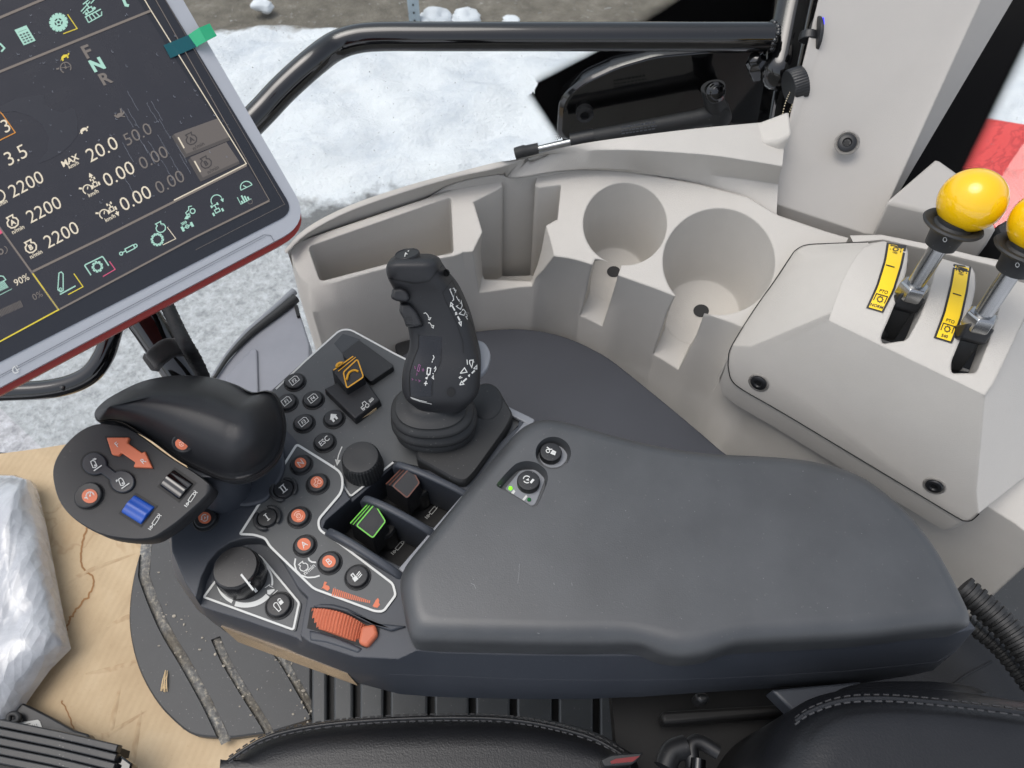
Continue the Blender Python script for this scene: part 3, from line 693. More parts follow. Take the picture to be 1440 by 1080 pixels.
# ------------------------------------------------------------------ PTO levers
def pto_lever(label, base, top, dep0, dep1, rball, ballpx):
    b3, t3 = PD(*base, dep0), PD(*top, dep1); ax_ = (t3 - b3).normalized()
    t = thing('pto_lever', label, 'lever', b3, 'yellow ball PTO levers')
    c3 = PD(*ballpx, dep1 - .012)
    mb = MB(); mb.tube([b3 - ax_ * .012, t3], .0068, 24); mb.build('rod', M_steel, t)
    mb = MB(); mb.lathe(b3 - ax_ * .004, ax_, [(.0105, -.006), (.0118, -.004), (.0118, .006), (.0105, .0075), (.008, .008)], 6); mb.build('hex_nut', M_steel, t, bev=.0004)
    mb = MB(); mb.lathe(t3, ax_, [(.0078, -.016), (.0115, -.0155), (.0125, -.006), (.0150, -.001), (.0215, .002), (.0225, .0035), (.0215, .005), (.0170, .0045), (.0140, .003), (.0125, .0048), (.0125, .0075), (.0085, .0085)], 40); mb.build('lock_collar', M_rubber, t)
    mb = MB(); mb.lathe(t3, ax_, [(.0065, 0), (.0065, .03)], 24); mb.build('neck', M_steel, t)
    mb = MB(); pl = Plane(t3 + (CAM - t3).normalized() * .0175 - ax_ * .009, CAM - t3); q = t3 - ax_ * .009
    v = R.inverted() @ (q - CAM); cx, cy = 720 - 1000 * v.x / v.z, 540 + 1000 * v.y / v.z
    mb.line(pl, ell(cx + .5, cy + 2, 2.6, 3, 16), .8, 0, closed=True); mb.build('circle_mark', M_white, t, fix=False)
    bm = bmesh.new(); bmesh.ops.create_uvsphere(bm, u_segments=48, v_segments=28, radius=rball); mb = MB(); mb.add([c3 + v.co for v in bm.verts], [tuple(v.index for v in f.verts) for f in bm.faces]); bm.free(); mb.build('ball_knob', M_ball, t, sharp=80)
    # clevis under the nut
    mb = MB(); e1 = (R @ Vector((1, -.25, 0))); e2 = (R @ Vector((-.25, -1, .3))); e3 = R @ Vector((0, 0, 1))
    mb.box(b3 - ax_ * .018, e1.normalized() * .011, ax_ * .008, e3.normalized() * .01); mb.build('clevis', M_black, t, bev=.002)
    c = b3 - ax_ * .040; mb = MB(); mb.box(c, e1.normalized() * .010, ax_ * .016, e3.normalized() * .004); mb.build('link_plate', M_rubber, t, bev=.002)
    mb = MB(); mb.lathe(c - ax_ * .013 + e1.normalized() * -.004, e3, [(.0045, 0), (.0045, .0065), (.003, .0075)], 16); mb.build('pivot_pin', M_black, t)
pto_lever('yellow ball lever standing in the left slot beside the NORM decal', (1285, 404), (1337, 321), .585, .545, .0235, (1367, 282))
pto_lever('yellow ball lever standing in the slot beside the 540 decal, cut by the photo edge', (1380, 446), (1440, 356), .56, .52, .0235, (1471, 314))
# ------------------------------------------------------------------ rear window, red fender, black frame
RWp = Plane(PD(1400, 200, .95), R @ Vector((-.55, .25, 1)))
rw = thing('rear_window', 'rear window with wide black border and dotted edge beside the beige pillar', 'window', RWp.at(1350, 245))
mb = MB(); q = [RWp.at(x, y, .002) for x, y in ((1330, -60), (1230, 205), (1240, 300), (1335, 270), (1347, 246), (1446, 43), (1500, -60))]; mb.loft([[p - RWp.n * .004 for p in q], q]); mb.build('printed_border', M_frit, rw)
mb = MB(); q = [RWp.at(x, y) for x, y in ((1360, -70), (1290, 250), (1420, 330), (1640, 420), (1700, -70))]; mb.loft([[p - RWp.n * .004 for p in q], q]); mb.build('pane', M_glass, rw)
mb = MB(); dots(mb, RWp, (1347, 246), (1446, 43), (.9, .44), 9, 2.9, 1.75, .003); mb.build('border_dots', M_frit, rw, fix=False)
M_fend = NT('red_fender_paint'); t = M_fend; co = t.coord()
v1 = t.noise(7, 5, .7, co, 1.5); wv = t.ramp(v1, [(.455, (0, 0, 0)), (.485, (1, 1, 1)), (.515, (0, 0, 0))])
cc = t.mix(wv, (.74, .075, .07, 1), (.5, .04, .04, 1)); cc = t.mix(t.ramp(t.noise(3, 4, .6, co), [(.4, (0, 0, 0)), (.7, (.5, .5, .5))]), cc, (.78, .14, .13, 1)); t.link(cc, t.b.inputs['Base Color']); t.b.inputs['Roughness'].default_value = .3
RFp = plane3((1345, 300, -.42), (1440, 320, -.42), (1400, 170, -.36))
mb = MB(); q = [RFp.at(x, y) for x, y in ((1290, 158), (1350, 161), (1392, 164), (1440, 172), (1520, 180), (1620, 440), (1280, 400))]
mb.loft([[p - UP * .12 for p in q], q]); fd = mb.build('rear_fender', t.m, bev=.008, seg=3); tag(fd, 'bright red tractor fender seen wet through the rear window', 'fender')
mb = MB(); x0 = 1402; y0 = 250
mb.line(RFp, rounded([(1397, 244), (1406, 246), (1407, 255), (1398, 254)], 1.5, 3), .8, .004, closed=True); mb.line(RFp, [(1399, 250), (1405, 250.5)], 1, .004); mb.line(RFp, [(1400.5, 247.5), (1400.5, 252.5)], .9, .004); mb.line(RFp, [(1403.5, 247.8), (1403.5, 252.8)], .9, .004)
mb.line(RFp, rounded([(1404, 279), (1409, 280), (1409, 288), (1404, 287)], 1.5, 3), .8, .004, closed=True); mb.build('fender_symbol', M_decal_black, fd, fix=False)
# black latch and dark trim below the fender, right edge
mb = MB(); q = [P(x, y, z) for x, y, z in ((1398, 318, .03), (1416, 308, .04), (1432, 312, .04), (1475, 335, .03), (1470, 372, .02), (1410, 345, .02))]; mb.loft([[p - UP * .05 for p in q], q])
tag(mb.build('window_latch', M_black, bev=.003), 'small black latch block under the rear window at the right edge', 'latch')
# ------------------------------------------------------------------ slate lid and black well behind the joystick
LZ = -.125; lidpx = [(560, 520), (600, 482), (650, 468), (700, 461.5), (745, 462), (790, 471), (835, 490), (880, 520), (1010, 628), (1080, 700), (900, 760), (640, 640)]
l3_ = [P(x, y, LZ) for x, y in [(p.x, p.y) for p in spline([Vector((x, y, 0)) for x, y in lidpx], 5, True)]]
mb = MB(); rings = [[p - UP * .02 for p in l3_], [p - UP * .003 for p in l3_], [p - UP * .0008 for p in inset(l3_, .0015)], inset(l3_, .004)]; mb.loft(rings)
ld = mb.build('storage_lid', M_slatepad, sharp=50); tag(ld, 'flat dark slate lid behind the joystick against the beige console', 'lid')
bwp = [P(x, y, -.15) for x, y in ((500, 480), (545, 466), (590, 463), (640, 470), (650, 600), (480, 560))]
bw = thing('cable_well', 'black recessed tray between the slate lid and the button panel', 'tray', bwp[0])
mb = MB(); mb.loft([[p - UP * .02 for p in bwp], bwp]); mb.build('tray_base', M_deep, bw)
mb = MB(); mb.tube([P(x, y, -.142) for x, y in ((512, 478), (545, 467), (590, 463), (640, 468))], .006, 12); mb.build('tray_rim', M_black, bw)
mb = MB(); q = [P(x, y, -.13) for x, y in rounded([(554, 483), (585, 474), (600, 500), (585, 520), (560, 505)], 6, 4)]; mb.loft([[p - UP * .015 for p in q], q]); mb.build('cable_block', M_black, bw, bev=.002)
# ------------------------------------------------------------------ grey lower panel with black seal at the left of the console
z3 = reg(290, 400, 6.747)
gp_px = z3([(80, 885), (200, 730), (320, 590), (440, 470), (560, 370), (700, 265), (850, 160), (980, 560), (980, 800), (500, 1080), (200, 1080)])
g3 = [P(x, y, -.24) for x, y in gp_px]; lp_ = thing('lower_side_panel', 'grey painted lower panel with a black curved seal left of the console', 'panel', g3[0])
mb = MB(); mb.loft([[p - UP * .02 for p in g3], g3]); mb.build('panel_sheet', M_greypaint, lp_, bev=.002)
sl_ = spline([P(x, y, -.236) for x, y in z3([(78, 885), (190, 715), (300, 585), (420, 468), (540, 372), (700, 250), (850, 130)])], 5)
mb = MB(); mb.tube(sl_, [.002 + .005 * i / (len(sl_) - 1) for i in range(len(sl_))], 12); mb.build('seal', M_rubber, lp_)
sl2 = spline([P(x, y, -.243) for x, y in z3([(62, 880), (180, 695), (290, 560), (400, 445), (520, 342), (680, 205), (835, 65)])], 5)
mb = MB(); mb.tube(sl2, [.0025 + .003 * i / (len(sl2) - 1) for i in range(len(sl2))], 12); mb.build('outer_edge', M_strip, lp_)
g2 = [P(x, y, -.2385) for x, y in rounded(z3([(190, 890), (440, 615), (485, 620), (500, 1080), (200, 1080)]), [0, 4, 4, 0, 0])]
mb = MB(); mb.loft([[p - UP * .006 for p in g2], [p + UP * .002 for p in g2]]); mb.build('raised_field', M_greypaint, lp_, bev=.0015)
mb = MB(); q = [P(x, y, -.235) for x, y in z3([(830, 200), (868, 195), (890, 295), (858, 300)])]; mb.loft([[p - UP * .006 for p in q], q]); mb.build('clip', M_deep, lp_)
# ------------------------------------------------------------------ control armrest
za = reg(230, 620, 3.6); zb = reg(360, 440, 3.6); zc8 = reg(440, 620, 5.4); zd = reg(660, 560, 6.0)
ar = thing('control_armrest', 'dark grey control armrest with padded top, button panels and orange thumbwheel', 'armrest', P(800, 800, -.13))
TZ = -.036
bd = [  # top px, mid px, bottom px (None = straight down)
 ((383, 545), 0, 0), ((430, 503), 0, 0), ((476, 461), 0, 0), ((484, 459), 0, 0), ((493, 459), 0, 0), ((556, 494), 0, 0), ((640, 535), 0, 0), ((745, 592), 0, 0), ((870, 640), 0, 0), ((1000, 660), 0, 0), ((1130, 668), 0, 0), ((1220, 700), 0, 0), ((1300, 780), 0, 0), ((1345, 850), 0, 0),
 ((1372, 884), (1345, 915), (1322, 934)), ((1340, 891), (1318, 930), (1312, 943)), ((1300, 897), (1285, 934), (1280, 950)), ((1200, 909), (1195, 943), (1211, 961)), ((1100, 915), (1100, 949), (1116, 966)), ((1000, 921), (1000, 954), (1000, 973)), ((900, 922), (900, 956), (900, 980)), ((820, 922), (817, 956), (817, 983)), ((720, 921), (718, 954), (735, 983)), ((620, 918), (620, 950), (640, 981)),
 ((586, 915), (585, 949), (600, 979)), ((560, 927), (548, 948), (562, 976)), ((499, 924), (490, 945), (505, 961)), ((435, 903), (420, 918), (445, 940)), ((417, 889), (400, 909), (420, 931)), ((350, 867), (345, 889), (360, 908)), ((278, 845), (294, 871), (316, 888)), ((261, 820), (268, 842), (278, 858)), ((242, 775), (242, 795), (248, 815)), ((240, 739), (238, 755), (240, 770)), ((262, 700), 0, 0), ((320, 640), 0, 0)]
tr_, mr_, br_ = [], [], []
for a, b, c in bd:
    p = P(*a, TZ); tr_.append(p); mr_.append(P(*b, -.075) if b else p - UP * .04); br_.append(P(*c, -.115) if c else p - UP * .08)
mb = MB(); mb.loft([[p * .97 + (sum(br_, Vector()) / len(br_)) * .03 - UP * .012 for p in br_], br_, mr_, tr_]); arb = mb.build('armrest_body', M_slate, ar)
def pk(px, dz, z=TZ, lift=.02, taper=1.0):
    t3 = [P(x, y, z) for x, y in px]; c = sum(t3, Vector()) / len(t3)
    return MB().loft([[c + (p - c) * taper - UP * dz for p in t3], t3, [p + UP * lift for p in t3]])
# upper button panel lies lower than the middle one; joystick bay, lever bays, knob recess are cut in
upper_px = [(383, 548), (430, 505), (477, 463), (492, 461), (556, 496), (640, 537), (738, 588), (690, 640), (650, 668), (553, 648), (492, 700), (484, 688), (478, 672), (462, 655), (430, 640), (402, 608), (386, 575)]
UZ = -.042
cuts = [pk([(375, 548), (430, 499), (477, 456), (494, 455), (556, 489), (640, 530), (733, 580), (728, 600), (645, 672), (553, 650), (493, 702), (485, 690), (480, 673), (464, 653), (432, 638), (404, 606), (380, 580)], .0065)]
cuts.append(pk([(553, 649), (655, 690), (568, 801), (454, 742), (458, 732)], .045))
rec = za([(150, 830), (165, 790), (190, 690), (225, 615), (275, 555), (335, 515), (400, 495), (470, 492), (520, 505), (560, 545), (610, 620), (680, 740), (730, 790), (715, 860), (690, 1000), (640, 1010), (120, 850)])
cuts.append(pk(rec, .011, taper=.985))
cut(arb, *cuts)
UPl, MPl, LPl = zplane(UZ - .0002), zplane(TZ), zplane(TZ - .011)
def sheet(px, z, m, name, th=.0012, bev=.0004):
    t3 = [P(x, y, z + th) for x, y in px]; return MB().loft([[p - UP * th * 1.5 for p in t3], t3]).build(name, m, ar, bev=bev)
pu = sheet(upper_px, UZ, M_panel, 'upper_button_panel'); UPl = zplane(UZ + .0012)
mid_px = rounded([(417, 623), (462, 651), (482, 664), (482, 690), (447, 731), (449, 745), (476, 763), (554, 822), (558, 838), (540, 862), (528, 861), (441, 829), (378, 768), (372, 757), (356, 752), (336, 751)], [4, 8, 14, 10, 8, 6, 3, 5, 4, 6, 4, 6, 6, 5, 5, 2], 4)
pm_ = sheet(mid_px, TZ, M_panel, 'middle_button_panel'); MPl = zplane(TZ + .0012)
low_px = rounded(za([(203, 795), (280, 690), (330, 590), (430, 540), (505, 590), (700, 825), (670, 966)]), [2, 4, 8, 8, 5, 3, 4], 4)
pl_ = sheet(low_px, TZ - .011, M_panel, 'knob_panel'); LPl = zplane(TZ - .0098)
def outline(pl, pts, w, parent, closed=True, name='white_outline'):
    mb = MB(); mb.line(pl, pts, w, .0003, closed=closed); return mb.build(name, M_white, parent, fix=False)
outline(MPl, [((x - 448) * .985 + 448, (y - 745) * .985 + 745) for x, y in mid_px], 3.2, pm_)
outline(LPl, [((x - 360) * .97 + 358, (y - 830) * .97 + 829) for x, y in low_px], 3, pl_)
outline(UPl, rounded([(388, 547), (430, 507), (478, 464), (492, 463), (556, 498), (640, 540), (733, 589)], [0, 0, 8, 8, 0, 0, 0]), 2.4, pu, False)
outline(UPl, rounded([(553, 650), (493, 698), (485, 686), (480, 675), (462, 655), (432, 639), (402, 608)], [0, 4, 4, 8, 12, 10, 0]), 2.6, pu, False)

# ---- push buttons
def bpx(pl, x, y, r): return (pl.at(x + r, y) - pl.at(x, y)).length
U0 = (.77, -.64); V0 = (-.60, -.80)
class Icon:                         # strokes in a small local frame, y up, on a plane
    def __init__(s, pl, c, u, v, k, off=.0006): s.pl, s.c, s.u, s.v, s.k, s.off, s.mb = pl, Vector(c), Vector(u), Vector(v), k, off, MB()
    def q(s, x, y): return s.c + (s.u * x + s.v * y) * s.k
    def line(s, pts, w=.12, closed=False): s.mb.line(s.pl, [s.q(*p) for p in pts], w * s.k, s.off, closed); return s
    def poly(s, pts): s.mb.poly(s.pl, [s.q(*p) for p in pts], s.off); return s
    def circ(s, x, y, r, w=.12, n=20, a0=0, a1=2 * pi):
        full = abs(a1 - a0 - 2 * pi) < 1e-6; return s.line([(x + r * cos(a0 + (a1 - a0) * i / n), y + r * sin(a0 + (a1 - a0) * i / n)) for i in range(n + (0 if full else 1))], w, full)
    def disc(s, x, y, r, n=20): return s.poly([(x + r * cos(2 * pi * i / n), y + r * sin(2 * pi * i / n)) for i in range(n)])
    def text(s, t, x, y, h, bold=0): s.mb.text(s.pl, t, s.q(x, y), s.u, h * s.k, v=s.v, bold=bold, off=s.off); return s
    def gear(s, x, y, r, n=10, w=.12, dep=.25):
        pts = []
        for i in range(n):
            for da, rr in ((-.30, 1 - dep), (-.18, 1), (.18, 1), (.30, 1 - dep)): a = 2 * pi * (i + da) / n; pts.append((x + r * rr * cos(a), y + r * rr * sin(a)))
        return s.line(pts, w, True)
    def arrow(s, a, b, w=.12, h=.4):
        a, b = Vector(a), Vector(b); d = (b - a).normalized(); n = Vector((-d.y, d.x)); s.line([a, b - d * h * .6], w); return s.poly([b, b - d * h + n * h * .55, b - d * h - n * h * .55])
    def build(s, name, m, parent): return s.mb.build(name, m, parent, fix=False)
def f_icon(ic, t): ic.line([(-.9, -.6), (-.9, .6), (.55, .6), (.9, .25), (.9, -.6)], .13, True).text(t, 0, -.05, .68, .02)
def tractor(ic, s=1, x=0, y=0):
    T = lambda pts: [(x + a * s, y + b * s) for a, b in pts]
    ic.circ(x + .45 * s, y - .3 * s, .38 * s, .12); ic.circ(x - .55 * s, y - .45 * s, .22 * s, .12)
    ic.line(T([(.1, -.25), (-.35, -.4), (-.8, -.3), (-.8, .1), (-.15, .2), (-.05, .75), (.55, .75), (.65, .15)]), .12)
def cyl_icon(ic):
    ic.circ(-1.5, 0, .2, .12).line([(-1.3, 0), (-.8, 0)], .12).line([(-.8, -.28), (-.8, .28), (.75, .28), (.75, -.28)], .1, True).circ(1.0, 0, .24, .1)
    ic.line([(-2.0, .35), (-2.0, -.25)], .12).line([(1.4, .4), (1.5, .1), (1.35, -.1), (1.5, -.4)], .1)
def seat_i(ic):
    ic.line([(-.7, .1), (-.7, .7), (-.3, .7), (-.3, .1)], .18).poly([(-.9, .15), (-.1, .15), (-.1, -.6), (-.9, -.6)]); ic.line([(.0, .1), (.8, .25)], .16).line([(.0, -.2), (.8, -.05)], .16).line([(.0, -.5), (.8, -.35)], .16)
def lock_i(ic):
    ic.circ(-.35, .1, .38, .14, a0=pi * .1, a1=pi * 1.0).line([(-.72, .1), (-.6, -.9), (-.15, -.9), (.0, .2)], .14).poly([(.2, .25), (.85, .25), (.85, -.35), (.2, -.35)]); ic.circ(.52, .35, .25, .14, a0=0, a1=pi)
def curve_arrows(ic):
    ic.circ(0, 0, .55, .14, a0=.4, a1=2.6).circ(0, 0, .55, .14, a0=3.5, a1=5.8).poly([(-.75, .2), (-.25, .35), (-.55, -.1)]); ic.poly([(.75, -.2), (.25, -.35), (.55, .1)]); ic.poly([(-.25, -.2), (.1, .25), (.25, -.1)])
def button(x, y, pl, name, r, draw, ring=True, orange=0, parent=None, h=.0038, icm=None, k=None):
    R3 = bpx(pl, x, y, r); c = pl.at(x, y); pr = parent or ar
    mb = MB(); mb.lathe(c, pl.n, [(R3 * 1.22, -.001), (R3 * 1.22, .0007), (R3 * 1.14, .0010), (R3 * 1.04, .0003)], 36) if ring else None
    mb.lathe(c, pl.n, [(R3, -.001), (R3, h * .75), (R3 * .93, h * .97), (R3 * .75, h * 1.0)], 36)
    b = mb.build('push_button', M_blackb, pr); b['label'] = name
    off = (pl.n * h); q = Plane(c + off, pl.n); v = R.inverted() @ (c + off - CAM); cc = (720 - 1000 * v.x / v.z, 540 + 1000 * v.y / v.z)
    if orange: mb = MB(); mb.poly(q, ell(cc[0], cc[1], orange, orange * .92, 28), .0003); mb.build('orange_disc', M_orange_print, b, fix=False)
    ic = Icon(q, cc, U0, V0, k or (r * .55), .0006); draw(ic); ic.build('button_symbol', icm or M_white, b); return b
for x, y, t in ((415, 538, 'F2'), (404, 567, 'F1'), (441, 563, 'F4'), (428, 596, 'F3')): button(x, y, UPl, f'black push button marked {t}', 13, lambda ic: f_icon(ic, t))
def home(ic): ic.poly([(-.9, 0), (0, .85), (.9, 0)]); ic.poly([(-.62, 0), (-.18, 0), (-.18, -.75), (-.62, -.75)]); ic.poly([(.62, 0), (.18, 0), (.18, -.75), (.62, -.75)]); ic.poly([(-.2, 0), (.2, 0), (.2, -.22), (-.2, -.22)])
button(470, 590, UPl, 'black push button with a white house symbol', 13, home, k=7.2)
button(457, 623, UPl, 'black push button marked ESC', 13.5, lambda ic: ic.text('ESC', 0, 0, .95, .01))
M_paleorange = mat('pale_print', (236, 190, 170), .5, var=.02)
button(424, 654, MPl, 'black button with orange disc marked N', 13.5, lambda ic: ic.text('N', 0, 0, 1.1), orange=8)
button(447, 681, MPl, 'black button with orange disc and tractor symbol', 14, lambda ic: tractor(ic, .85), orange=9, icm=M_paleorange)
def roman(n):
    def f(ic):
        for i in range(n): xx = (i - (n - 1) / 2) * .62; ic.line([(xx, -.6), (xx, .6)], .2)
        w2 = .33 + .31 * (n - 1); ic.line([(-w2, .62), (w2, .62)], .14).line([(-w2, -.62), (w2, -.62)], .14)
    return f
for x, y, n in ((400, 690, 2), (377, 730, 1)):
    b = button(x, y, MPl, 'black button marked roman ' + ('two' if n == 2 else 'one'), 13.5, roman(n), ring=False)
    mb = MB(); c = MPl.at(x, y); r_ = bpx(MPl, x, y, 17)
    for a0 in (-.5, 2.65):
        mb.tube([c + UP * .0026 + Vector((r_ * cos(a0 + t * .25), r_ * sin(a0 + t * .25), 0)) for t in range(10)], [.0010] + [.0018] * 8 + [.0010], 10)
    mb.build('guard_ring', M_blackb, b, sharp=60)
def park(ic): ic.circ(0, 0, .42, .1).circ(0, 0, .75, .12, a0=.6, a1=2.5).circ(0, 0, .75, .12, a0=3.7, a1=5.7).text('(P)', 0, 0, .5)
button(421, 728, MPl, 'black button with orange disc and parking brake symbol', 14, park, orange=10, icm=M_paleorange)
button(429, 768, MPl, 'black button with orange disc marked A', 14, lambda ic: ic.text('A', 0, 0, 1.15), orange=9.5)
button(464, 792, MPl, 'black button with orange disc marked B', 14.5, lambda ic: ic.text('B', 0, 0, 1.15), orange=9.5)
button(503, 812, MPl, 'black button with white seat symbol', 15.5, seat_i)
button(393, 852, LPl, 'black button with white lock symbol', 16.5, lock_i)
button(290, 731, zplane(TZ), 'black button with orange disc on the grey body', 15, curve_arrows, orange=9, icm=M_white)
# engine speed mark between A and B, rabbit to tortoise scale
pr = Icon(MPl, (427, 797), (.77, -.64), (-.64, -.77), 10)
def engine(ic, s=1, w=.13): ic.line([(x * s, y * s) for x, y in ((-.35, .55), (-.5, .95), (.5, .95), (.35, .55), (.75, .3), (.85, -.2), (.55, -.7), (0, -.85), (-.55, -.7), (-.85, -.2), (-.75, .3))], w, True)
engine(pr, .72); pr.build('engine_symbol', M_white, pm_)
mb = MB(); mb.text(MPl, 'n/min', za([(737, 650)])[0], (.77, -.66), 6.2, v=(-.62, -.75), bold=.01)
mb.line(MPl, za([(668, 595), (663, 625), (672, 655), (695, 680), (730, 692), (765, 690), (790, 682)]), 2.2); mb.line(MPl, za([(733, 592), (738, 605), (750, 613), (772, 615)]), 2.2); mb.build('engine_speed_mark', M_white, pm_, fix=False)
mb = MB(); a0, a1 = Vector(za([(858, 765)])[0]), Vector(za([(1042, 815)])[0])
for i in range(20):
    t = i / 19; c = a0.lerp(a1, t); h = 5.4 * (1 - t) + 1.8 * t; d = Vector((-.22, 1)); mb.line(MPl, [c - d * h, c + d * h], 1.75)
rab = [(815, 712), (828, 716), (820, 728), (838, 735), (842, 748), (830, 760), (818, 752), (806, 745), (798, 750), (808, 735), (810, 725)]
mb.poly(MPl, za(rab)); mb.poly(MPl, za([(1085, 795), (1092, 806), (1090, 820), (1096, 828), (1082, 845), (1066, 842), (1058, 836), (1066, 822), (1074, 806)])); mb.build('speed_scale', M_orange_print, pm_, fix=False)
# ---- ribbed encoder knob and pointer knob
kb = UPl.at(512, 659); kt = zplane(UZ + .020).at(510, 620); ax_ = UP
r0 = bpx(UPl, 512, 660, 28)
mb = MB(); mb.lathe(kb, UP, [(r0 * 1.0, -.001), (r0 * 1.0, .004), (r0 * .96, .012), (r0 * .92, .0185), (r0 * .86, .0205), (r0 * .8, .0208), (r0 * .4, .0204)], 144, rf=lambda k, h: 1 + (.022 * (1 if k % 4 < 2 else -1) if 0 < h < .019 else 0))
mb.build('encoder_knob', M_rubber, ar, sharp=25)
mb = MB(); mb.line(UPl, [(481, 628), (476, 640), (474, 650)], 1.4); mb.poly(UPl, [(479, 647), (471, 646), (474, 655)]); mb.line(UPl, [(471, 655), (466, 660)], 1.4); mb.line(UPl, [(504, 664), (511, 669), (503, 676)], 1.8); mb.poly(UPl, [(507, 674), (501, 671), (501, 679)]); mb.build('knob_arrows', M_white, pu, fix=False)
kc = LPl.at(343, 812); r1 = bpx(LPl, 343, 815, 33)
mb = MB(); mb.lathe(kc, UP, [(r1 * 1.0, 0), (r1 * 1.0, .006), (r1 * .97, .018), (r1 * .93, .0215), (r1 * .86, .023), (r1 * .3, .0233)], 96, rf=lambda k, h: 1 + (.015 * cos(k * pi / 4) if .001 < h < .020 else 0))
kn = mb.build('position_knob', mat('satin_black_knob', (20, 20, 22), .24, var=.05, dust=.2), ar, sharp=40)
kp = Plane(kc + UP * .0233, UP); mb = MB(); mb.line(kp, za([(392, 675), (455, 755)]), 3, .0004)
v1_, v2_ = kp.at(*za([(455, 755)])[0], .0004), LPl.at(*za([(470, 768)])[0])
mb.build('pointer_line', M_white, kn, fix=False)
d_ = (LPl.at(372, 845) - kc); d_.z = 0; d_.normalize(); sd = Vector((-d_.y, d_.x, 0)) * .0010
mb = MB(); mb.face([kc + d_ * r1 * .94 + UP * .022 + sd, kc + d_ * r1 * .94 + UP * .022 - sd, kc + d_ * r1 * 1.03 + UP * .004 - sd, kc + d_ * r1 * 1.03 + UP * .004 + sd]); mb.build('pointer_side', M_white, kn, fix=False)
sc2 = MB(); cx, cy = 345, 818
sc2.line(LPl, ell(cx, cy, 39, 33, 26, a0=pi * .20, a1=pi * .62, end=True), 7); sc2.line(LPl, ell(cx, cy, 38, 32, 16, a0=pi * .66, a1=pi * 1.0, end=True), 5); sc2.line(LPl, ell(cx, cy, 38, 34, 22, a0=pi * 1.55, a1=pi * 2.05, end=True), 2.6); sc2.build('position_scale', M_white, pl_, fix=False)
ic = Icon(LPl, (381, 830), (.77, -.64), (-.6, -.8), 8); ic.poly([(-.9, -.1), (-.5, .45), (.6, -.2), (.5, -.45), (-.6, -.5)]); ic.line([(-.6, 1.0), (.5, .9)], .12).line([(.2, .9), (.6, .1)], .12).line([(-1, -.85), (.9, -.75)], .12); ic.build('arm_symbol', M_white, pl_)
# ---- orange thumbwheel
N = 78; ra, rb = [], []
tp_ = za([(752, 848), (800, 848), (850, 855), (905, 870), (955, 892), (1000, 918), (1030, 935)]); bt_ = za([(735, 938), (775, 950), (825, 962), (880, 980), (930, 1000), (975, 1020), (1010, 1040)])
tps = spline([Vector((x, y, 0)) for x, y in tp_], 30); bts = spline([Vector((x, y, 0)) for x, y in bt_], 30); n = len(tps)
for i in range(n):
    t = i / (n - 1); z = TZ - .002 + .013 * sin(pi * (t * .9 + .05)); rib = .0007 * sin(i * 2 * pi / 9)
    ra.append(P(tps[i].x, tps[i].y, z) + UP * rib); rb.append(P(bts[i].x, bts[i].y, z - .006) + UP * rib)
mid = [(a + b) / 2 + UP * .0012 for a, b in zip(ra, rb)]
mb = MB(); mb.loft([[p - UP * .02 for p in ra], ra, mid, rb, [p - UP * .02 for p in rb]], closed=False); tw = mb.build('thumbwheel', M_orange, ar, sharp=50)
mb = MB(); q = [P(x, y, TZ + .0055) for x, y in rounded(za([(1000, 935), (1070, 925), (1085, 975), (1030, 1040), (985, 1020)]), [5, 5, 4, 5, 4], 4)]; mb.loft([[p - UP * .022 for p in q], q]); mb.build('wheel_stop', M_orange, tw, bev=.0022, seg=3)
# housing around the wheel
mb = MB(); hp = za([(750, 835), (800, 822), (860, 824), (930, 845), (1000, 880), (1070, 920), (1230, 935), (1150, 960), (1060, 930), (985, 900), (920, 868), (850, 850), (790, 845)])
q = [P(x, y, TZ + .0035) for x, y in hp]; mb.loft([[p - UP * .006 for p in q], q]); mb.build('wheel_housing', M_slate, ar, bev=.0015)
mb = MB(); hp = za([(735, 955), (800, 968), (880, 992), (950, 1022), (1010, 1050), (985, 1075), (900, 1045), (820, 1020), (740, 1010)])
q = [P(x, y, TZ + .001) for x, y in hp]; mb.loft([[p - UP * .03 for p in q], q]); mb.build('wheel_housing', M_slate, ar, bev=.0015)
mb = MB(); q = [P(x, y, TZ - .0005) for x, y in za([(728, 950), (745, 845), (860, 845), (1000, 905), (1095, 935), (1092, 975), (1030, 1052), (960, 1030), (850, 985)])]; mb.loft([[p - UP * .003 for p in q], [p + UP * .001 for p in q]]); mb.build('wheel_slot', M_deep, ar)
# ---- lever bays
BZ = TZ - .044
for k, px in enumerate(([(505, 702), (553, 652), (652, 692), (612, 742)], [(460, 740), (505, 702), (612, 748), (568, 799)])):
    mb = MB(); q = [P(x, y, BZ) for x, y in px]; mb.loft([[p - UP * .002 for p in q], q]); mb.build('bay_floor', M_deep, ar)
def fin(a, b, h, th, skew=.4):
    a, b = P(*a, TZ), P(*b, TZ); d = b - a; sd = Vector((-d.y, d.x, 0)).normalized() * th / 2; n = 18; L = []; 
    prof = [(t / n, h * (sin(pi * min(1, (t / n) ** skew)) ** .55 if 0 < t < n else 0)) for t in range(n + 1)]
    up = [a + d * t + UP * z for t, z in prof]; dn = [a + d * t - UP * .042 for t, z in prof]
    return MB().loft([[p + sd for p in up], [p - sd for p in up], [p - sd for p in dn], [p + sd for p in dn]] , closed=False).loft([[p - sd for p in dn], [p + sd for p in dn]], closed=False)
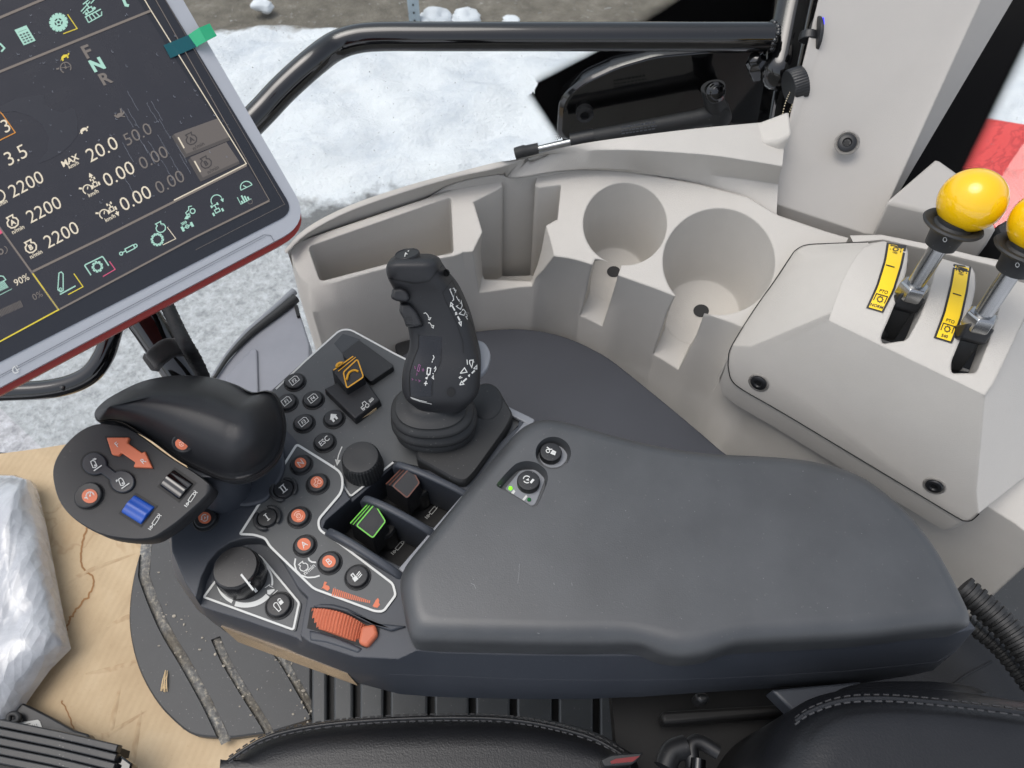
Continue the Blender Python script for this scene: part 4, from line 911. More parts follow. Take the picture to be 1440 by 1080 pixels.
def fin_solid(a, b, h, th, skew):
    a, b = P(*a, TZ), P(*b, TZ); d = b - a; sd = Vector((-d.y, d.x, 0)).normalized() * th / 2; n = 20
    ring = [a + d * (t / n) + UP * h * (sin(pi * (t / n) ** skew) ** .6 if 0 < t < n else 0) for t in range(n + 1)] + [b - UP * .042, a - UP * .042]
    return MB().loft([[p + sd for p in ring], [p - sd for p in ring]])
for a, b, h in (((553, 654), (664, 699), .009), ((508, 703), (612, 752), .012), ((458, 748), (566, 812), .012)):
    fin_solid(a, b, h, .0062, .62).build('bay_divider', M_slate, ar, bev=.0018, seg=3)
mb = MB(); q = [P(x, y, TZ + .001) for x, y in ((655, 690), (668, 680), (738, 592), (748, 597), (690, 668), (622, 745), (570, 808), (560, 800))]; mb.loft([[p - UP * .004 for p in q], q]); mb.build('satin_trim_strip', M_strip, ar, bev=.0008)
mb = MB(); q = [P(x, y, TZ + .0016) for x, y in ((693, 561), (745, 586), (752, 590), (748, 600), (735, 592), (698, 573))]; mb.loft([[p - UP * .004 for p in q], q]); mb.build('satin_trim_strip', M_strip, ar, bev=.0008)
def rocker(face, strip, m_line, name, z0=-.006, dz=.030, zs=0, dot=True):
    f3 = [P(x, y, TZ + z) for (x, y), z in face]; pf = Plane(f3[0], (f3[1] - f3[0]).cross(f3[2] - f3[0])); f3[3] = pf.at(*face[3][0]); s3 = [P(x, y, TZ + z) for (x, y), z in strip]
    allp = s3 + [p for p in f3[1:-0 or None]]
    mb = MB(); top = [s3[0], s3[1], f3[1], f3[2], f3[3]] if len(f3) == 4 else None
    c = sum(top, Vector()) / 5
    base = [c + (p - c) * 1.10 - UP * dz for p in top]; base = [Vector((p.x, p.y, Z0 + TZ - dz)) for p in base]
    b0 = len(mb.v); mb.v += base + top + [f3[0]]
    for i in range(5): j = (i + 1) % 5; mb.f.append((b0 + i, b0 + j, b0 + 5 + j, b0 + 5 + i))
    mb.f += [(b0 + 5, b0 + 6, b0 + 7, b0 + 10), (b0 + 10, b0 + 7, b0 + 8, b0 + 9), (b0 + 5, b0 + 10, b0 + 9), tuple(b0 + i for i in (4, 3, 2, 1, 0))]
    o = mb.build('rocker_lever', M_soft, ar, bev=.0012, seg=3); o['label'] = name
    pl = Plane(f3[0], (f3[1] - f3[0]).cross(f3[3] - f3[0])); q2 = [p for p, z in face]; c2 = Vector((sum(p[0] for p in q2) / 4, sum(p[1] for p in q2) / 4)); sh = [c2 + (Vector(p) - c2) * .93 for p in q2]
    mb = MB(); mb.line(pl, rounded(sh, 3, 3), 1.8, .0005, closed=True)
    pls = Plane(s3[0], (s3[1] - s3[0]).cross(f3[0] - s3[0])); s2 = [Vector(p) for p, z in strip]; f2 = [Vector(q2[0]), Vector(q2[1])]
    mb.line(pls, [s2[0].lerp(f2[0], .15), s2[1].lerp(f2[1], .15)], 1.6, .0006); mb.line(pls, [s2[0].lerp(f2[0], .6), s2[1].lerp(f2[1], .6)], 1.2, .0006); mb.build('coloured_outline', m_line, o, fix=False)
    if dot: mb = MB(); mb.poly(pl, ell(c2.x, c2.y, 9, 8.4, 24), .0002); mb.build('thumb_dimple', M_black, o, fix=False)
    return o
def zf(pts, zz): return list(zip(zc8(pts), zz))
rocker(zf([(322, 645), (470, 470), (558, 610), (455, 745)], (.004, .008, .002, -.004)), zf([(278, 622), (425, 462)], (-.001, .003)), M_green_print, 'black rocker lever outlined in green')
rocker(zf([(600, 345), (745, 190), (815, 318), (715, 440)], (.004, .008, .002, -.004)), zf([(548, 325), (695, 180)], (-.001, .003)), M_brown_print, 'black rocker lever outlined in brown')
for x, y in ((545, 700), (805, 395)):
    mb = MB(); c = P(*zc8([(x, y)])[0], TZ - .03); mb.lathe(c, UP, [(.011, -.012), (.011, .012), (.0095, .014)], 32); mb.build('rocker_base', M_black, ar)
for (cx, cy) in ((655, 800), (912, 528)):
    ic = Icon(zplane(BZ), zc8([(cx, cy)])[0], (.55, -.62), (-.75, -.55), 8.5); cyl_icon(ic); ic.build('cylinder_symbol', M_white, ar)
# ---- yellow outlined rocker on its block
mb = MB(); q = [P(x, y, UZ + .010) for x, y in zb([(345, 382), (415, 350), (560, 345), (628, 440), (500, 535)])]; cq = sum(q, Vector()) / 5; lo_ = [Vector((p.x, p.y, Z0 + UZ)) for p in [cq + (p - cq) * 1.04 for p in q]]; mb.loft([lo_, q]); blk = mb.build('rocker_block', M_soft, ar, bev=.0015, seg=3)
def zf2(pts, zz): return [(p, z + (UZ - TZ)) for p, z in zip(zb(pts), zz)]
yr = rocker(zf2([(438, 300), (515, 228), (548, 325), (458, 386)], (.024, .027, .020, .015)), zf2([(383, 288), (488, 218)], (.022, .026)), M_yellow_print, 'black rocker lever outlined in yellow', dz=.006, dot=False)
mb = MB()
for pts, w_ in (([(460, 338), (466, 312), (480, 296), (500, 290), (518, 297)], 2.6), ([(408, 275), (413, 262), (426, 254), (440, 254)], 3.2)):
    pz = [P(x, y, UZ + (.0235 if pts[0][0] > 430 else .027)) for x, y in zb(pts)]; mb.tube(spline(pz, 4), .0010 if w_ < 3 else .0013, 10)
mb.build('grip_arc', M_yellow_print, yr, sharp=60)
ic = Icon(zplane(UZ + .010), zb([(560, 462)])[0], (.80, -.58), (-.55, -.75), 7.5); tractor(ic, .95, -.5, 0); ic.circ(.9, .15, .18, .1).circ(1.4, .2, .2, .1).line([(.6, -.2), (1.7, 0)], .1); ic.build('trailer_symbol', M_white, blk)
mb = MB(); q = [P(x, y, UZ + .004) for x, y in zb([(528, 522), (603, 470), (609, 482), (536, 534)])]; mb.loft([[p - UP * .004 for p in q], q]); mb.build('cream_tag', mat('cream_plastic', (215, 190, 150), .5), blk)
mb = MB(); q = [P(x, y, UZ + .008) for x, y in rounded(zb([(432, 208), (520, 135), (702, 268), (580, 350)]), 4, 3)]; mb.loft([[Vector((p.x, p.y, Z0 + UZ)) for p in q], q]); mb.build('blank_cover', M_black, ar, bev=.001)
mb = MB(); mb.poly(UPl, zb([(395, 155), (440, 105), (530, 135), (435, 205)])); mb.build('film_patch', mat('clear_film', (58, 60, 62), .15, var=.03), pu, fix=False)
# ---- padded top
outl = [((752, 583), 0), ((770, 580), 0), ((792, 583), 0), ((830, 594), 0), ((870, 605), 0), ((935, 620), 0), ((1000, 629), 0), ((1060, 632), 0), ((1120, 636), 0), ((1172, 645), 0), ((1215, 660), 0), ((1252, 685), 0), ((1290, 720), 0), ((1322, 760), 0), ((1346, 800), 0), ((1363, 835), 0), ((1370, 856), -.003),
        ((1367, 872), -.012), ((1350, 887), -.022), ((1320, 895), -.030), ((1280, 901), -.036), ((1200, 911), -.036), ((1100, 917), -.036), ((1030, 921), -.036), ((1008, 926), -.036), ((985, 934), -.036), ((950, 938), -.036), ((920, 933), -.036), ((897, 923), -.036), ((870, 920), -.036), ((800, 921), -.036), ((700, 919), -.036), ((620, 917), -.036), ((588, 914), -.036), ((578, 900), -.033), ((570, 868), -.02), ((562, 822), -.012),
        ((568, 795), -.008), ((592, 763), -.006), ((625, 722), -.005), ((660, 678), -.004), ((700, 630), -.003), ((732, 594), -.001)]
o3 = [P(*p, z) for p, z in outl]; o3 = resample(spline([Vector((p.x, p.y, 0)) for p in o3], 4, True), 240); n = len(o3)
fl_ = [Vector((p.x, p.y, Z0)) for p in o3]; rr = .0145; rings = [[p - UP * .0362 for p in inset(fl_, .0025)], [p - UP * .034 for p in fl_], [p - UP * rr for p in fl_]]
ks = [k / 9 * pi / 2 for k in range(1, 10)]
for a_, rg_ in zip(ks, soft_rings(fl_, [rr * (1 - cos(a_)) for a_ in ks], 2)): rings.append([p - UP * (rr - rr * sin(a_)) for p in rg_])
# smooth the concave part of the inner rings a little
mb = MB(); mb.loft(rings); pad = mb.build('padded_top', M_pad, ar, sharp=50)
hole1 = ell(778, 637, 25, 23, 40)
hole2 = rounded(zd([(220, 735), (300, 640), (395, 545), (490, 525), (580, 545), (655, 610), (668, 690), (580, 900), (550, 930)]), [4, 4, 10, 10, 10, 10, 12, 5, 5], 4)
def pk2(px, dz, tap): return pk(px, dz, z=0, lift=.02, taper=tap)
cut(pad, pk2(hole1, .010, .86), pk2(hole2, .010, .88))
PB = zplane(-.010)
mb = MB(); q = [P(x, y, -.0095) for x, y in ell(778, 640, 20, 18, 32)]; mb.loft([[p - UP * .002 for p in q], q]); mb.build('switch_plate', M_strip, pad)
mb = MB(); q = [P(x, y, -.0095) for x, y in rounded(zd([(300, 765), (430, 610), (560, 600), (640, 680), (560, 890), (530, 912)]), 3, 3)]; mb.loft([[p - UP * .002 for p in q], q]); pp_ = mb.build('switch_plate', M_strip, pad)
PB = zplane(-.0095)
U0s = U0; U0 = (.9, .35); V0 = (.3, -.85)
def dig(ic): ic.circ(-.5, -.1, .3, .14).poly([(.0, -.4), (.9, -.4), (.9, .3), (.2, .4)]); ic.line([(-.9, .5), (-.2, .3), (.1, .5)], .16).line([(.3, .0), (.9, 0)], .06)
button(774, 640, PB, 'black switch button in a round recess of the pad', 15.5, dig, ring=False, parent=pad, h=.006)
def bak(ic): ic.circ(-.3, 0, .6, .16, a0=1.0, a1=3.4).circ(-.3, 0, .6, .16, a0=4.0, a1=5.6).poly([(-.5, -.2), (-.1, .3), (.1, -.1)]); ic.line([(.45, -.35), (.75, .45)], .36)
button(743, 680, PB, 'black switch button in a triangular recess with two green lamps', 16, bak, ring=False, parent=pad, h=.006)
U0 = U0s; V0 = (-.60, -.80)
mb = MB(); c = PB.at(*zd([(347, 762)])[0]); mb.lathe(c, UP, [(.0016, 0), (.0015, .0012), (.0005, .002)], 16); mb.build('indicator_lamp', emit('green_lamp', (130, 240, 30), .9, (.1, .3, .02)), pp_)
mb = MB(); c = PB.at(*zd([(504, 858)])[0]); mb.lathe(c, UP, [(.0016, 0), (.0015, .0012), (.0005, .002)], 16); mb.build('indicator_lamp', mat('dark_green_lamp', (30, 110, 55), .2), pp_)
mb = MB(); mb.poly(PB, zd([(352, 800), (375, 770), (388, 785), (375, 810)])); mb.poly(PB, zd([(445, 855), (480, 815), (490, 832), (462, 865)])); mb.build('lamp_symbol', M_white, pp_, fix=False)
# marks of use on the pad
M_scuff = mat('pale_scuff', (128, 130, 131), .5, var=.05)
sp = zplane(.0); mb = MB(); z33 = reg(560, 750, 3.2727)
for pts, w_ in (([(335, 230), (350, 238), (358, 256)], .7), ([(558, 140), (555, 190), (550, 232)], .5), ([(715, 228), (719, 236)], .8), ([(798, 228), (801, 240)], .7), ([(640, 458), (650, 462)], .7)): mb.line(sp, z33(pts), w_)
rs = random.Random(5)
for _ in range(45):
    x, y = rs.uniform(650, 1330), rs.uniform(650, 870)
    if y > 640 + max(0, (x - 1150)) * .75 and y < 880: mb.poly(sp, ell(x, y, rs.uniform(.3, .7), n=6), .0003)
mb.build('scuff_marks', M_scuff, pad, fix=False)
# added glossy strip under the body edge; tan colour imitates reflected cardboard
q = [P(x, y, z) for x, y, z in ((313, 877, -.082), (491, 943, -.082), (505, 960, -.118), (337, 899, -.118))]
nn = (q[1] - q[0]).cross(q[3] - q[0]).normalized(); nn = nn if nn.dot(CAM - q[0]) > 0 else -nn
mb = MB(); mb.loft([[p - nn * .002 for p in q], [p + nn * .0025 for p in q]]); mb.build('reflection_strip', M_reflect_tan, ar)
# seam line around the skirt
mb = MB(); sm = [P(*b, -.0755) for a, b, c in bd if b][:-8]; mb.tube(sm, .0004, 8); mb.build('skirt_seam', M_slate, ar)
# ------------------------------------------------------------------ joystick
zj = reg(530, 470, 4.909); zg = reg(500, 330, 6.0)
js = thing('joystick', 'black joystick grip on a ribbed rubber boot, printed with white bucket symbols', 'joystick', P(635, 625, UZ))
def rr_ring(c, ux, uy, a, b, e=3.2, n=40):
    o = []
    for i in range(n):
        t = 2 * pi * i / n; ct, st = cos(t), sin(t)
        o.append(c + ux * (a * math.copysign(abs(ct) ** (2 / e), ct)) + uy * (b * math.copysign(abs(st) ** (2 / e), st)))
    return o
# boot base: raised rounded slab
basepx = rounded([(588, 660), (585, 600), (640, 548), (700, 560), (722, 598), (712, 618), (668, 680), (655, 694), (640, 690)], [4, 10, 10, 6, 8, 6, 6, 10, 5], 4)
mb = MB(); b0 = [P(x, y, UZ - .004) for x, y in basepx]; b1 = [p + UP * .016 for p in b0]; cc = sum(b1, Vector()) / len(b1)
mb.loft([b0, b1, [cc + (p - cc) * .985 + UP * .002 for p in b1], [cc + (p - cc) * .95 + UP * .0035 for p in b1]]); mb.build('boot_base', M_rubber, js, sharp=40)
mb = MB(); q = [P(x, y, UZ + .012) for x, y in ell(684, 568, 24, 27, 32)]; cc = sum(q, Vector()) / 32
mb.loft([[p - UP * .012 for p in q], [p + UP * .001 for p in q], [cc + (p - cc) * .95 + UP * .0035 for p in q], [cc + (p - cc) * .86 + UP * .0045 for p in q]]); mb.build('boot_hump', M_rubber, js, sharp=60)
# bellows: stacked soft rings
c0 = P(614, 602, UZ + .010); rA = (zplane(UZ + .02).at(673, 590) - zplane(UZ + .02).at(553, 590)).length / 2
ux, uy = Vector((1, 0, 0)), Vector((0, 1, 0)); prof = []
def fold(z, r, h):
    return [(z, r * .86), (z + h * .10, r * .95), (z + h * .3, r), (z + h * .5, r * .995), (z + h * .68, r * .95), (z + h * .85, r * .88), (z + h, r * .83)]
pr_ = fold(0, rA * .96, .0125) + fold(.0125, rA * 1.0, .012) + fold(.0245, rA * .95, .0105)
pr_ += [(.0365, rA * .80), (.039, rA * .66), (.0415, rA * .52), (.045, rA * .45)]
mb = MB(); mb.loft([rr_ring(c0 + UP * z + Vector((-.05 * z, 0, 0)), ux, uy, r, r * .80, 2.3) for z, r in pr_]); mb.build('rubber_boot', M_rubber, js, sharp=70)
# grip: sections from bottom to top given by left and right silhouettes
sec = [  # y row centre px, left x, right x, z, depth ratio, exponent
    ((588, 566), (652, 572), .006, .8), ((570, 548), (672, 548), .014, .82), ((567, 525), (676, 524), .024, .82), ((571, 503), (676, 503), .034, .8), ((577, 484), (672, 484), .043, .8),
    ((577, 462), (667, 464), .053, .8), ((572, 440), (661, 444), .063, .8), ((565, 420), (653, 424), .073, .82), ((556, 400), (643, 404), .084, .85), ((548, 385), (630, 388), .094, .9), ((545, 373), (621, 374), .102, .92), ((548, 366), (617, 366), .107, .90), ((556, 362), (609, 361), .110, .85)]
axd = (P(583, 372, .105) - P(622, 560, .01)).normalized()
rgs = []
for i, ((lx, ly), (rx, ry), z, dr) in enumerate(sec):
    l, r = P(lx, ly, z), P(rx, ry, z); c = (l + r) / 2; a_ = (r - l).length / 2; u_ = (r - l).normalized()
    v_ = axd.cross(u_).normalized(); rgs.append(rr_ring(c, u_, v_, a_, a_ * dr, 4.2, 44))
mid = [sum(r, Vector()) / len(r) for r in rgs]
# resample smoothly along the grip
cols = [spline([r[i] for r in rgs], 4) for i in range(44)]; rings = [[cols[i][k] for i in range(44)] for k in range(len(cols[0]))]
mb = MB(); mb.loft(rings); grip = mb.build('grip', M_soft, js, sharp=60)
me = bpy.data.meshes; dg = [tuple(v) for r in rings for v in r]
gbv = bvt.BVHTree.FromPolygons(dg, [(k * 44 + i, k * 44 + (i + 1) % 44, (k + 1) * 44 + (i + 1) % 44, (k + 1) * 44 + i) for k in range(len(rings) - 1) for i in range(44)])
class GS:
    def at(s, x, y, off=0.0):
        d = ray(x, y); h = gbv.ray_cast(CAM, d); p = h[0] if h[0] else CAM + d * .5
        return p - d * (off * 1.8)
GSF = GS(); 
class Dense:                        # lines that hug the curved grip
    def __init__(s, w): s.mb = MB(); s.w = w
    def line(s, pts, w=None, closed=False):
        q = [Vector(p) for p in pts] + ([Vector(pts[0])] if closed else []); o = []
        for a, b in zip(q, q[1:]):
            n = max(1, int((b - a).length / 5)); o += [a.lerp(b, k / n) for k in range(n)]
        s.mb.line(GSF, o + [q[-1]], (w or s.w) * 1.25, .0004); return s
    def poly(s, pts): s.mb.poly(GSF, pts, .0004); return s
# smooth glossy face panel low on the grip
lf = zj([(290, 10), (286, 90), (247, 190), (227, 260), (224, 330), (230, 433)]); rg_ = zj([(448, 20), (443, 100), (437, 190), (393, 280), (376, 370), (378, 430)])
lf = [Vector((p.x, p.y)) for p in spline([Vector((x, y, 0)) for x, y in lf], 4)]; rg_ = [Vector((p.x, p.y)) for p in spline([Vector((x, y, 0)) for x, y in rg_], 4)]
mb = MB(); mb.loft([[GSF.at(*a.lerp(b, k / 8), .00012) for k in range(9)] for a, b in zip(lf, rg_)], closed=False); mb.build('face_panel', mat('smooth_dark_panel', (27, 28, 32), .26, var=.05, dust=.1), grip, sharp=80)
# top button on the crown
tc = sum(rings[-1], Vector()) / 44; tn = (axd + (CAM - tc).normalized() * .22).normalized(); c = P(573, 360, .1085)
mb = MB(); mb.lathe(c, tn, [(.0098, -.004), (.0098, .0016), (.0094, .0024), (.0088, .0026), (.0085, .0019), (.003, .0021)], 40); tb_ = mb.build('top_button', M_blackb, js)
TPL = Plane(c + tn * .0023, tn); ic = Icon(TPL, (572, 357), (.8, -.5), (-.3, -.9), 5.5, .0004); ic.line([(-.8, -.3), (-.2, .4), (.1, -.2)], .2).line([(.5, .5), (.9, .4)], .2); ic.build('horn_symbol', M_white, tb_)
# trigger rockers on the left side
def blob(px, z, d, name, m, dz=.012):
    ds = []
    for x, y in px:
        h = gbv.ray_cast(CAM, ray(x, y))
        if h[0]: ds.append((h[0] - CAM).length)
    dd = sum(ds) / len(ds) if ds else .5
    q = [CAM + ray(x, y) * dd for x, y in px]; dv = (CAM - q[0]).normalized() * d; c_ = sum(q, Vector()) / len(q); mb = MB(); mb.loft([[p - dv for p in q], [p + dv * .3 for p in q], [c_ + (p - c_) * .86 + dv * .75 for p in q]]); return mb.build(name, m, js, bev=.0016, seg=3)
blob(zg([(310, 455), (380, 450), (440, 478), (465, 545), (430, 570), (345, 560), (295, 535)]), .076, .009, 'upper_trigger', M_soft)
blob(zg([(375, 575), (455, 575), (520, 650), (575, 770), (500, 790), (425, 775), (405, 710), (368, 650)]), .066, .009, 'lower_trigger', M_soft)
h_ = gbv.ray_cast(CAM, ray(*zg([(500, 730)])[0])); RD = (h_[0] - CAM).length - .0072 if h_[0] else .45
mb = MB(); q0 = zg([(420, 690), (470, 690), (490, 770), (430, 770)])
for k in range(5):
    a = Vector(q0[0]).lerp(Vector(q0[3]), k / 4 + .03); b = Vector(q0[1]).lerp(Vector(q0[2]), k / 4 + .03); mb.tube([CAM + ray(a.x, a.y) * RD, CAM + ray(b.x, b.y) * RD], .0006, 6)
mb.build('trigger_ribs', M_rubber, js)
# thumb roller panel (front face label) and printed symbols
d_ = Dense(.8)
d_.line(zg([(735, 490), (815, 385), (900, 560), (985, 760), (1035, 930)]), .7).line(zg([(735, 490), (760, 560), (850, 740), (905, 900), (910, 1000)]), .7)
d_.line(zg([(275, 375), (350, 385), (500, 415), (620, 395), (735, 255)]), .7)
d_.line(zj([(287, 0), (285, 90), (245, 190), (225, 260), (222, 330), (228, 435)]), .9).line(zj([(445, 100), (440, 190), (395, 280), (378, 370), (380, 430)]), .6)
d_.mb.build('grip_seam', M_deep, grip, fix=False)
d_ = Dense(1.2)
J = lambda p, w=None, c=False: d_.line(zg(p), w, c)
J([(795, 460), (830, 452), (845, 480), (825, 530), (795, 460)], 1.0); J([(830, 470), (852, 468)], .9); J([(825, 530), (828, 550), (815, 560)], .9)
J([(850, 520), (862, 545), (875, 560)], .9); J([(868, 552), (875, 562), (872, 545)], 1); J([(895, 550), (890, 575), (850, 605), (885, 630), (900, 600), (893, 570)], 1.0)
J([(910, 628), (875, 668), (915, 680), (928, 650), (910, 628)], 1.0); J([(930, 660), (952, 662)], .8); J([(930, 672), (950, 680)], .8); J([(930, 690), (945, 715)], .9); J([(930, 690), (945, 688)], .9)
J([(805, 570), (800, 605), (822, 590), (805, 570)], 1.1); J([(815, 600), (838, 640)], 1.6); J([(842, 655), (852, 655), (855, 672), (845, 675), (842, 655)], .9); J([(862, 690), (880, 725)], 1.8); J([(870, 740), (892, 735), (890, 768), (870, 740)], 1.1)
J([(575, 665), (590, 658), (610, 680), (620, 705)], .8); J([(620, 705), (635, 700), (625, 720), (612, 712)], .8); J([(612, 745), (625, 742), (640, 765)], .8); J([(640, 765), (660, 768), (655, 788), (640, 775)], .8)
K = lambda p, w=None, c=False: d_.line(zj(p), w, c)
K([(575, 270), (605, 232), (622, 262), (575, 270)], 1.0); K([(565, 300), (580, 290)], .9); K([(568, 305), (590, 298)], .8); K([(640, 180), (665, 178), (655, 230), (640, 200), (640, 180)], 1.0); K([(622, 175), (625, 210)], .9); K([(660, 190), (672, 192)], .8)
K([(572, 350), (585, 325), (600, 345), (572, 350)], 1.1); K([(595, 328), (620, 305)], 1.8); K([(630, 285), (640, 280), (638, 292), (630, 285)], .9); K([(655, 270), (675, 250)], 1.8); K([(668, 238), (690, 215), (690, 240), (668, 238)], 1.1)
K([(388, 145), (395, 160), (385, 180)], .9); K([(383, 185), (380, 195)], .9); K([(350, 230), (372, 235), (365, 278), (345, 275), (350, 230)], 1.1, True); K([(358, 280), (350, 290)], .9); K([(336, 302), (348, 298), (345, 308), (336, 302)], 1); K([(325, 338), (350, 340)], 1.1); K([(340, 322), (335, 355)], 1.1); K([(395, 240), (405, 225), (408, 240), (398, 260)], .8); K([(385, 270), (392, 275)], .9); K([(380, 300), (390, 285), (392, 310), (380, 300)], .8)
K([(232, 435), (290, 455), (345, 468)], .6); K([(238, 442), (300, 465), (378, 482)], .6)
d_.mb.build('white_symbols', M_white, grip, fix=False)
d_ = Dense(.8); K([(290, 208), (300, 215), (290, 258), (278, 250), (290, 208)], .9, True); K([(278, 265), (274, 285)], .8); K([(262, 220), (265, 240)], .8); K([(310, 245), (328, 248)], .9); K([(320, 235), (318, 258)], .9); K([(240, 305), (250, 312), (242, 318)], .7); K([(265, 315), (275, 318)], .7); K([(285, 315), (300, 322), (288, 330)], .7); d_.mb.build('pink_symbols', M_pink, grip, fix=False)
for (x, y), r in ((zj([(511, 400)])[0], 6.0), (zg([(768, 322)])[0], 4.5)):
    mb = MB(); mb.poly(GSF, ell(x, y, r, r * 1.15, 20), .0005); mb.build('screw_hole', M_deep, grip, fix=False)
# pale paddle behind the grip
mb = MB(); q = [P(x, y, .03) for x, y in rounded([(662, 476), (682, 480), (691, 497), (686, 517), (670, 532), (655, 530)], [6, 8, 8, 8, 8, 4], 4)]; mb.loft([[p - UP * .006 for p in q], q]); mb.build('rear_paddle', M_strip, js, bev=.003, seg=3)

# ------------------------------------------------------------------ drive lever with palm rest
zl = reg(60, 500, 4.0)
PLL = plane3((110, 700, .030), (260, 700, .026), (180, 600, .040))
dl = thing('drive_lever', 'black drive lever with a domed palm rest, orange F R switch and blue roller', 'lever', P(330, 690, UZ))
plate = zl([(300, 385), (200, 430), (110, 520), (60, 620), (62, 720), (100, 830), (180, 920), (320, 1000), (470, 1030), (600, 1028), (680, 990), (800, 900), (940, 760), (900, 690), (700, 560), (520, 430), (420, 390)])
pp = [(p.x, p.y) for p in spline([Vector((x, y, 0)) for x, y in plate], 4, True)]
p3 = [PLL.at(x, y) for x, y in pp]; cc = sum(p3, Vector()) / len(p3); n_ = PLL.n
mb = MB(); mb.loft([[cc + (p - cc) * .90 - n_ * .030 for p in p3], [cc + (p - cc) * 1.012 - n_ * .016 for p in p3], [cc + (p - cc) * 1.012 - n_ * .004 for p in p3], [cc + (p - cc) * 1.0 - n_ * .0008 for p in p3], [cc + (p - cc) * .985 for p in p3]]); plt = mb.build('switch_plate', M_soft, dl, sharp=40)
# palm rest: outline to crest, with a flared lip
rim = zl([(292, 320), (340, 262), (430, 205), (560, 145), (700, 116), (830, 112), (960, 125), (1080, 160), (1180, 205), (1255, 195), (1310, 215), (1350, 290), (1372, 400), (1350, 530), (1290, 620), (1190, 690), (1080, 718), (980, 700), (880, 655), (760, 590), (640, 500), (540, 430), (460, 385), (380, 365), (310, 372)])
rp = [Vector((p.x, p.y)) for p in spline([Vector((x, y, 0)) for x, y in rim], 4, True)]
crest = [Vector(p) for p in zl([(370, 290), (560, 225), (740, 215), (900, 250), (1010, 310), (1080, 380)])]
def nearest(p):
    best = None
    for a, b in zip(crest, crest[1:]):
        t = max(0, min(1, (p - a).dot(b - a) / (b - a).length_squared)); q = a.lerp(b, t); d = (p - q).length
        if best is None or d < best[0]: best = (d, q)
    return best[1]
cr = [nearest(p) for p in rp]
# smooth crest targets round the loop
for _ in range(40): cr = [(cr[i - 1] + cr[i] * 2 + cr[(i + 1) % len(cr)]) / 4 for i in range(len(cr))]
zr = [.020 + .022 * max(0, min(1, (300 - p.x) / 200)) for p in rp]
lip = [1 if p.x > 330 or p.y > 600 else max(0, min(1, (p.y - 575) / 25)) for p in rp]
for _ in range(6): lip = [(lip[i - 1] + lip[i] + lip[(i + 1) % len(lip)]) / 3 for i in range(len(lip))]
def lay(t, dz, z_l=None):
    out = []
    for i in range(len(rp)):
        q = rp[i].lerp(cr[i], t); out.append(P(q.x, q.y, zr[i] + (dz if z_l is None else dz + z_l * lip[i])))
    return out
rings = [[p - UP * .012 for p in lay(.10, 0)], lay(.02, -.008), lay(0, -.002), lay(0.012, .0015), lay(.04, .003, .0005), lay(.075, .006, -.0045), lay(.12, .010, -.0070), lay(.18, .0155, -.0075), lay(.26, .0215, -.006), lay(.36, .028, -.004), lay(.48, .034, -.002), lay(.62, .039), lay(.76, .0425), lay(.9, .0445), lay(.98, .045)]
mb = MB(); mb.loft(rings); pr2 = mb.build('palm_rest', M_soft, dl, sharp=80)
mb = MB(); st = P(318, 690, TZ); mb.tube([st, P(310, 660, .0), P(300, 640, .02)], [.021, .018, .02], 28); mb.build('lever_stem', M_slate, dl)
mb = MB(); q = [P(x, y, TZ + .004) for x, y in rounded([(278, 690), (300, 640), (395, 610), (402, 660), (375, 705), (345, 712), (325, 708)], 14, 4)]; mb.loft([[p - UP * .004 for p in q], q]); mb.build('stem_collar', M_slate, dl, bev=.002)
mb = MB(); q = [P(x, y, TZ + .0046) for x, y in za([(215, 275), (240, 262), (345, 310), (352, 325)])]; mb.face(q); mb.build('collar_slot', mat('brown_gasket', (70, 52, 46), .5), dl, fix=False)
# switches on the plate
ar_ = zl([(358, 460), (487, 459), (476, 490), (558, 547), (574, 536), (616, 630), (508, 626), (520, 600), (440, 545), (424, 562), (388, 556)])
q = [PLL.at(x, y, .0030) for x, y in ar_]; mb = MB(); mb.loft([[p - n_ * .004 for p in q], q]); fr = mb.build('direction_switch', M_orange_print, dl, bev=.0008)
q = [PLL.at(x, y, .0004) for x, y in [(Vector((sum(p[0] for p in ar_) / 11, sum(p[1] for p in ar_) / 11)) + (Vector(p) - Vector((sum(p[0] for p in ar_) / 11, sum(p[1] for p in ar_) / 11))) * 1.07) for p in ar_]]; mb = MB(); mb.face(q); mb.build('switch_gap', M_deep, dl, fix=False)
FPL = Plane(PLL.p + n_ * .0032, n_); mb = MB(); mb.text(FPL, 'F', zl([(418, 500)])[0], (.87, .5), 7.5, v=(.45, -.75)); 
mb = MB(); mb.text(FPL, 'F', zl([(418, 500)])[0], (.80, -.60), 7.6, v=(-.62, -.72)); mb.text(FPL, 'R', zl([(566, 593)])[0], (.80, -.60), 7.6, v=(-.62, -.72)); mb.build('switch_letters', M_white, fr, fix=False)
da, db = Vector(zl([(290, 608)])[0]), Vector(zl([(446, 708)])[0])
def dumb(r, wst):
    ang = math.atan2(db.y - da.y, db.x - da.x); return ell(da.x, da.y, r, r * .9, 18, a0=ang + .45, a1=ang + 2 * pi - .45, end=True) + ell(db.x, db.y, r, r * .9, 18, a0=ang + pi + .45, a1=ang + 3 * pi - .45, end=True)
q = [PLL.at(x, y, .0003) for x, y in dumb(19.8, 8)]; mb = MB(); mb.face(q); mb.build('switch_gap', M_deep, dl, fix=False)
q = [PLL.at(x, y, .0022) for x, y in dumb(17.6, 8)]; mb = MB(); mb.loft([[p - n_ * .003 for p in q], q]); db_ = mb.build('arm_switch', mat('blue_black_switch', (30, 34, 42), .35, var=.05, dust=.1), dl, bev=.0008)
DPL = Plane(PLL.p + n_ * .0024, n_)
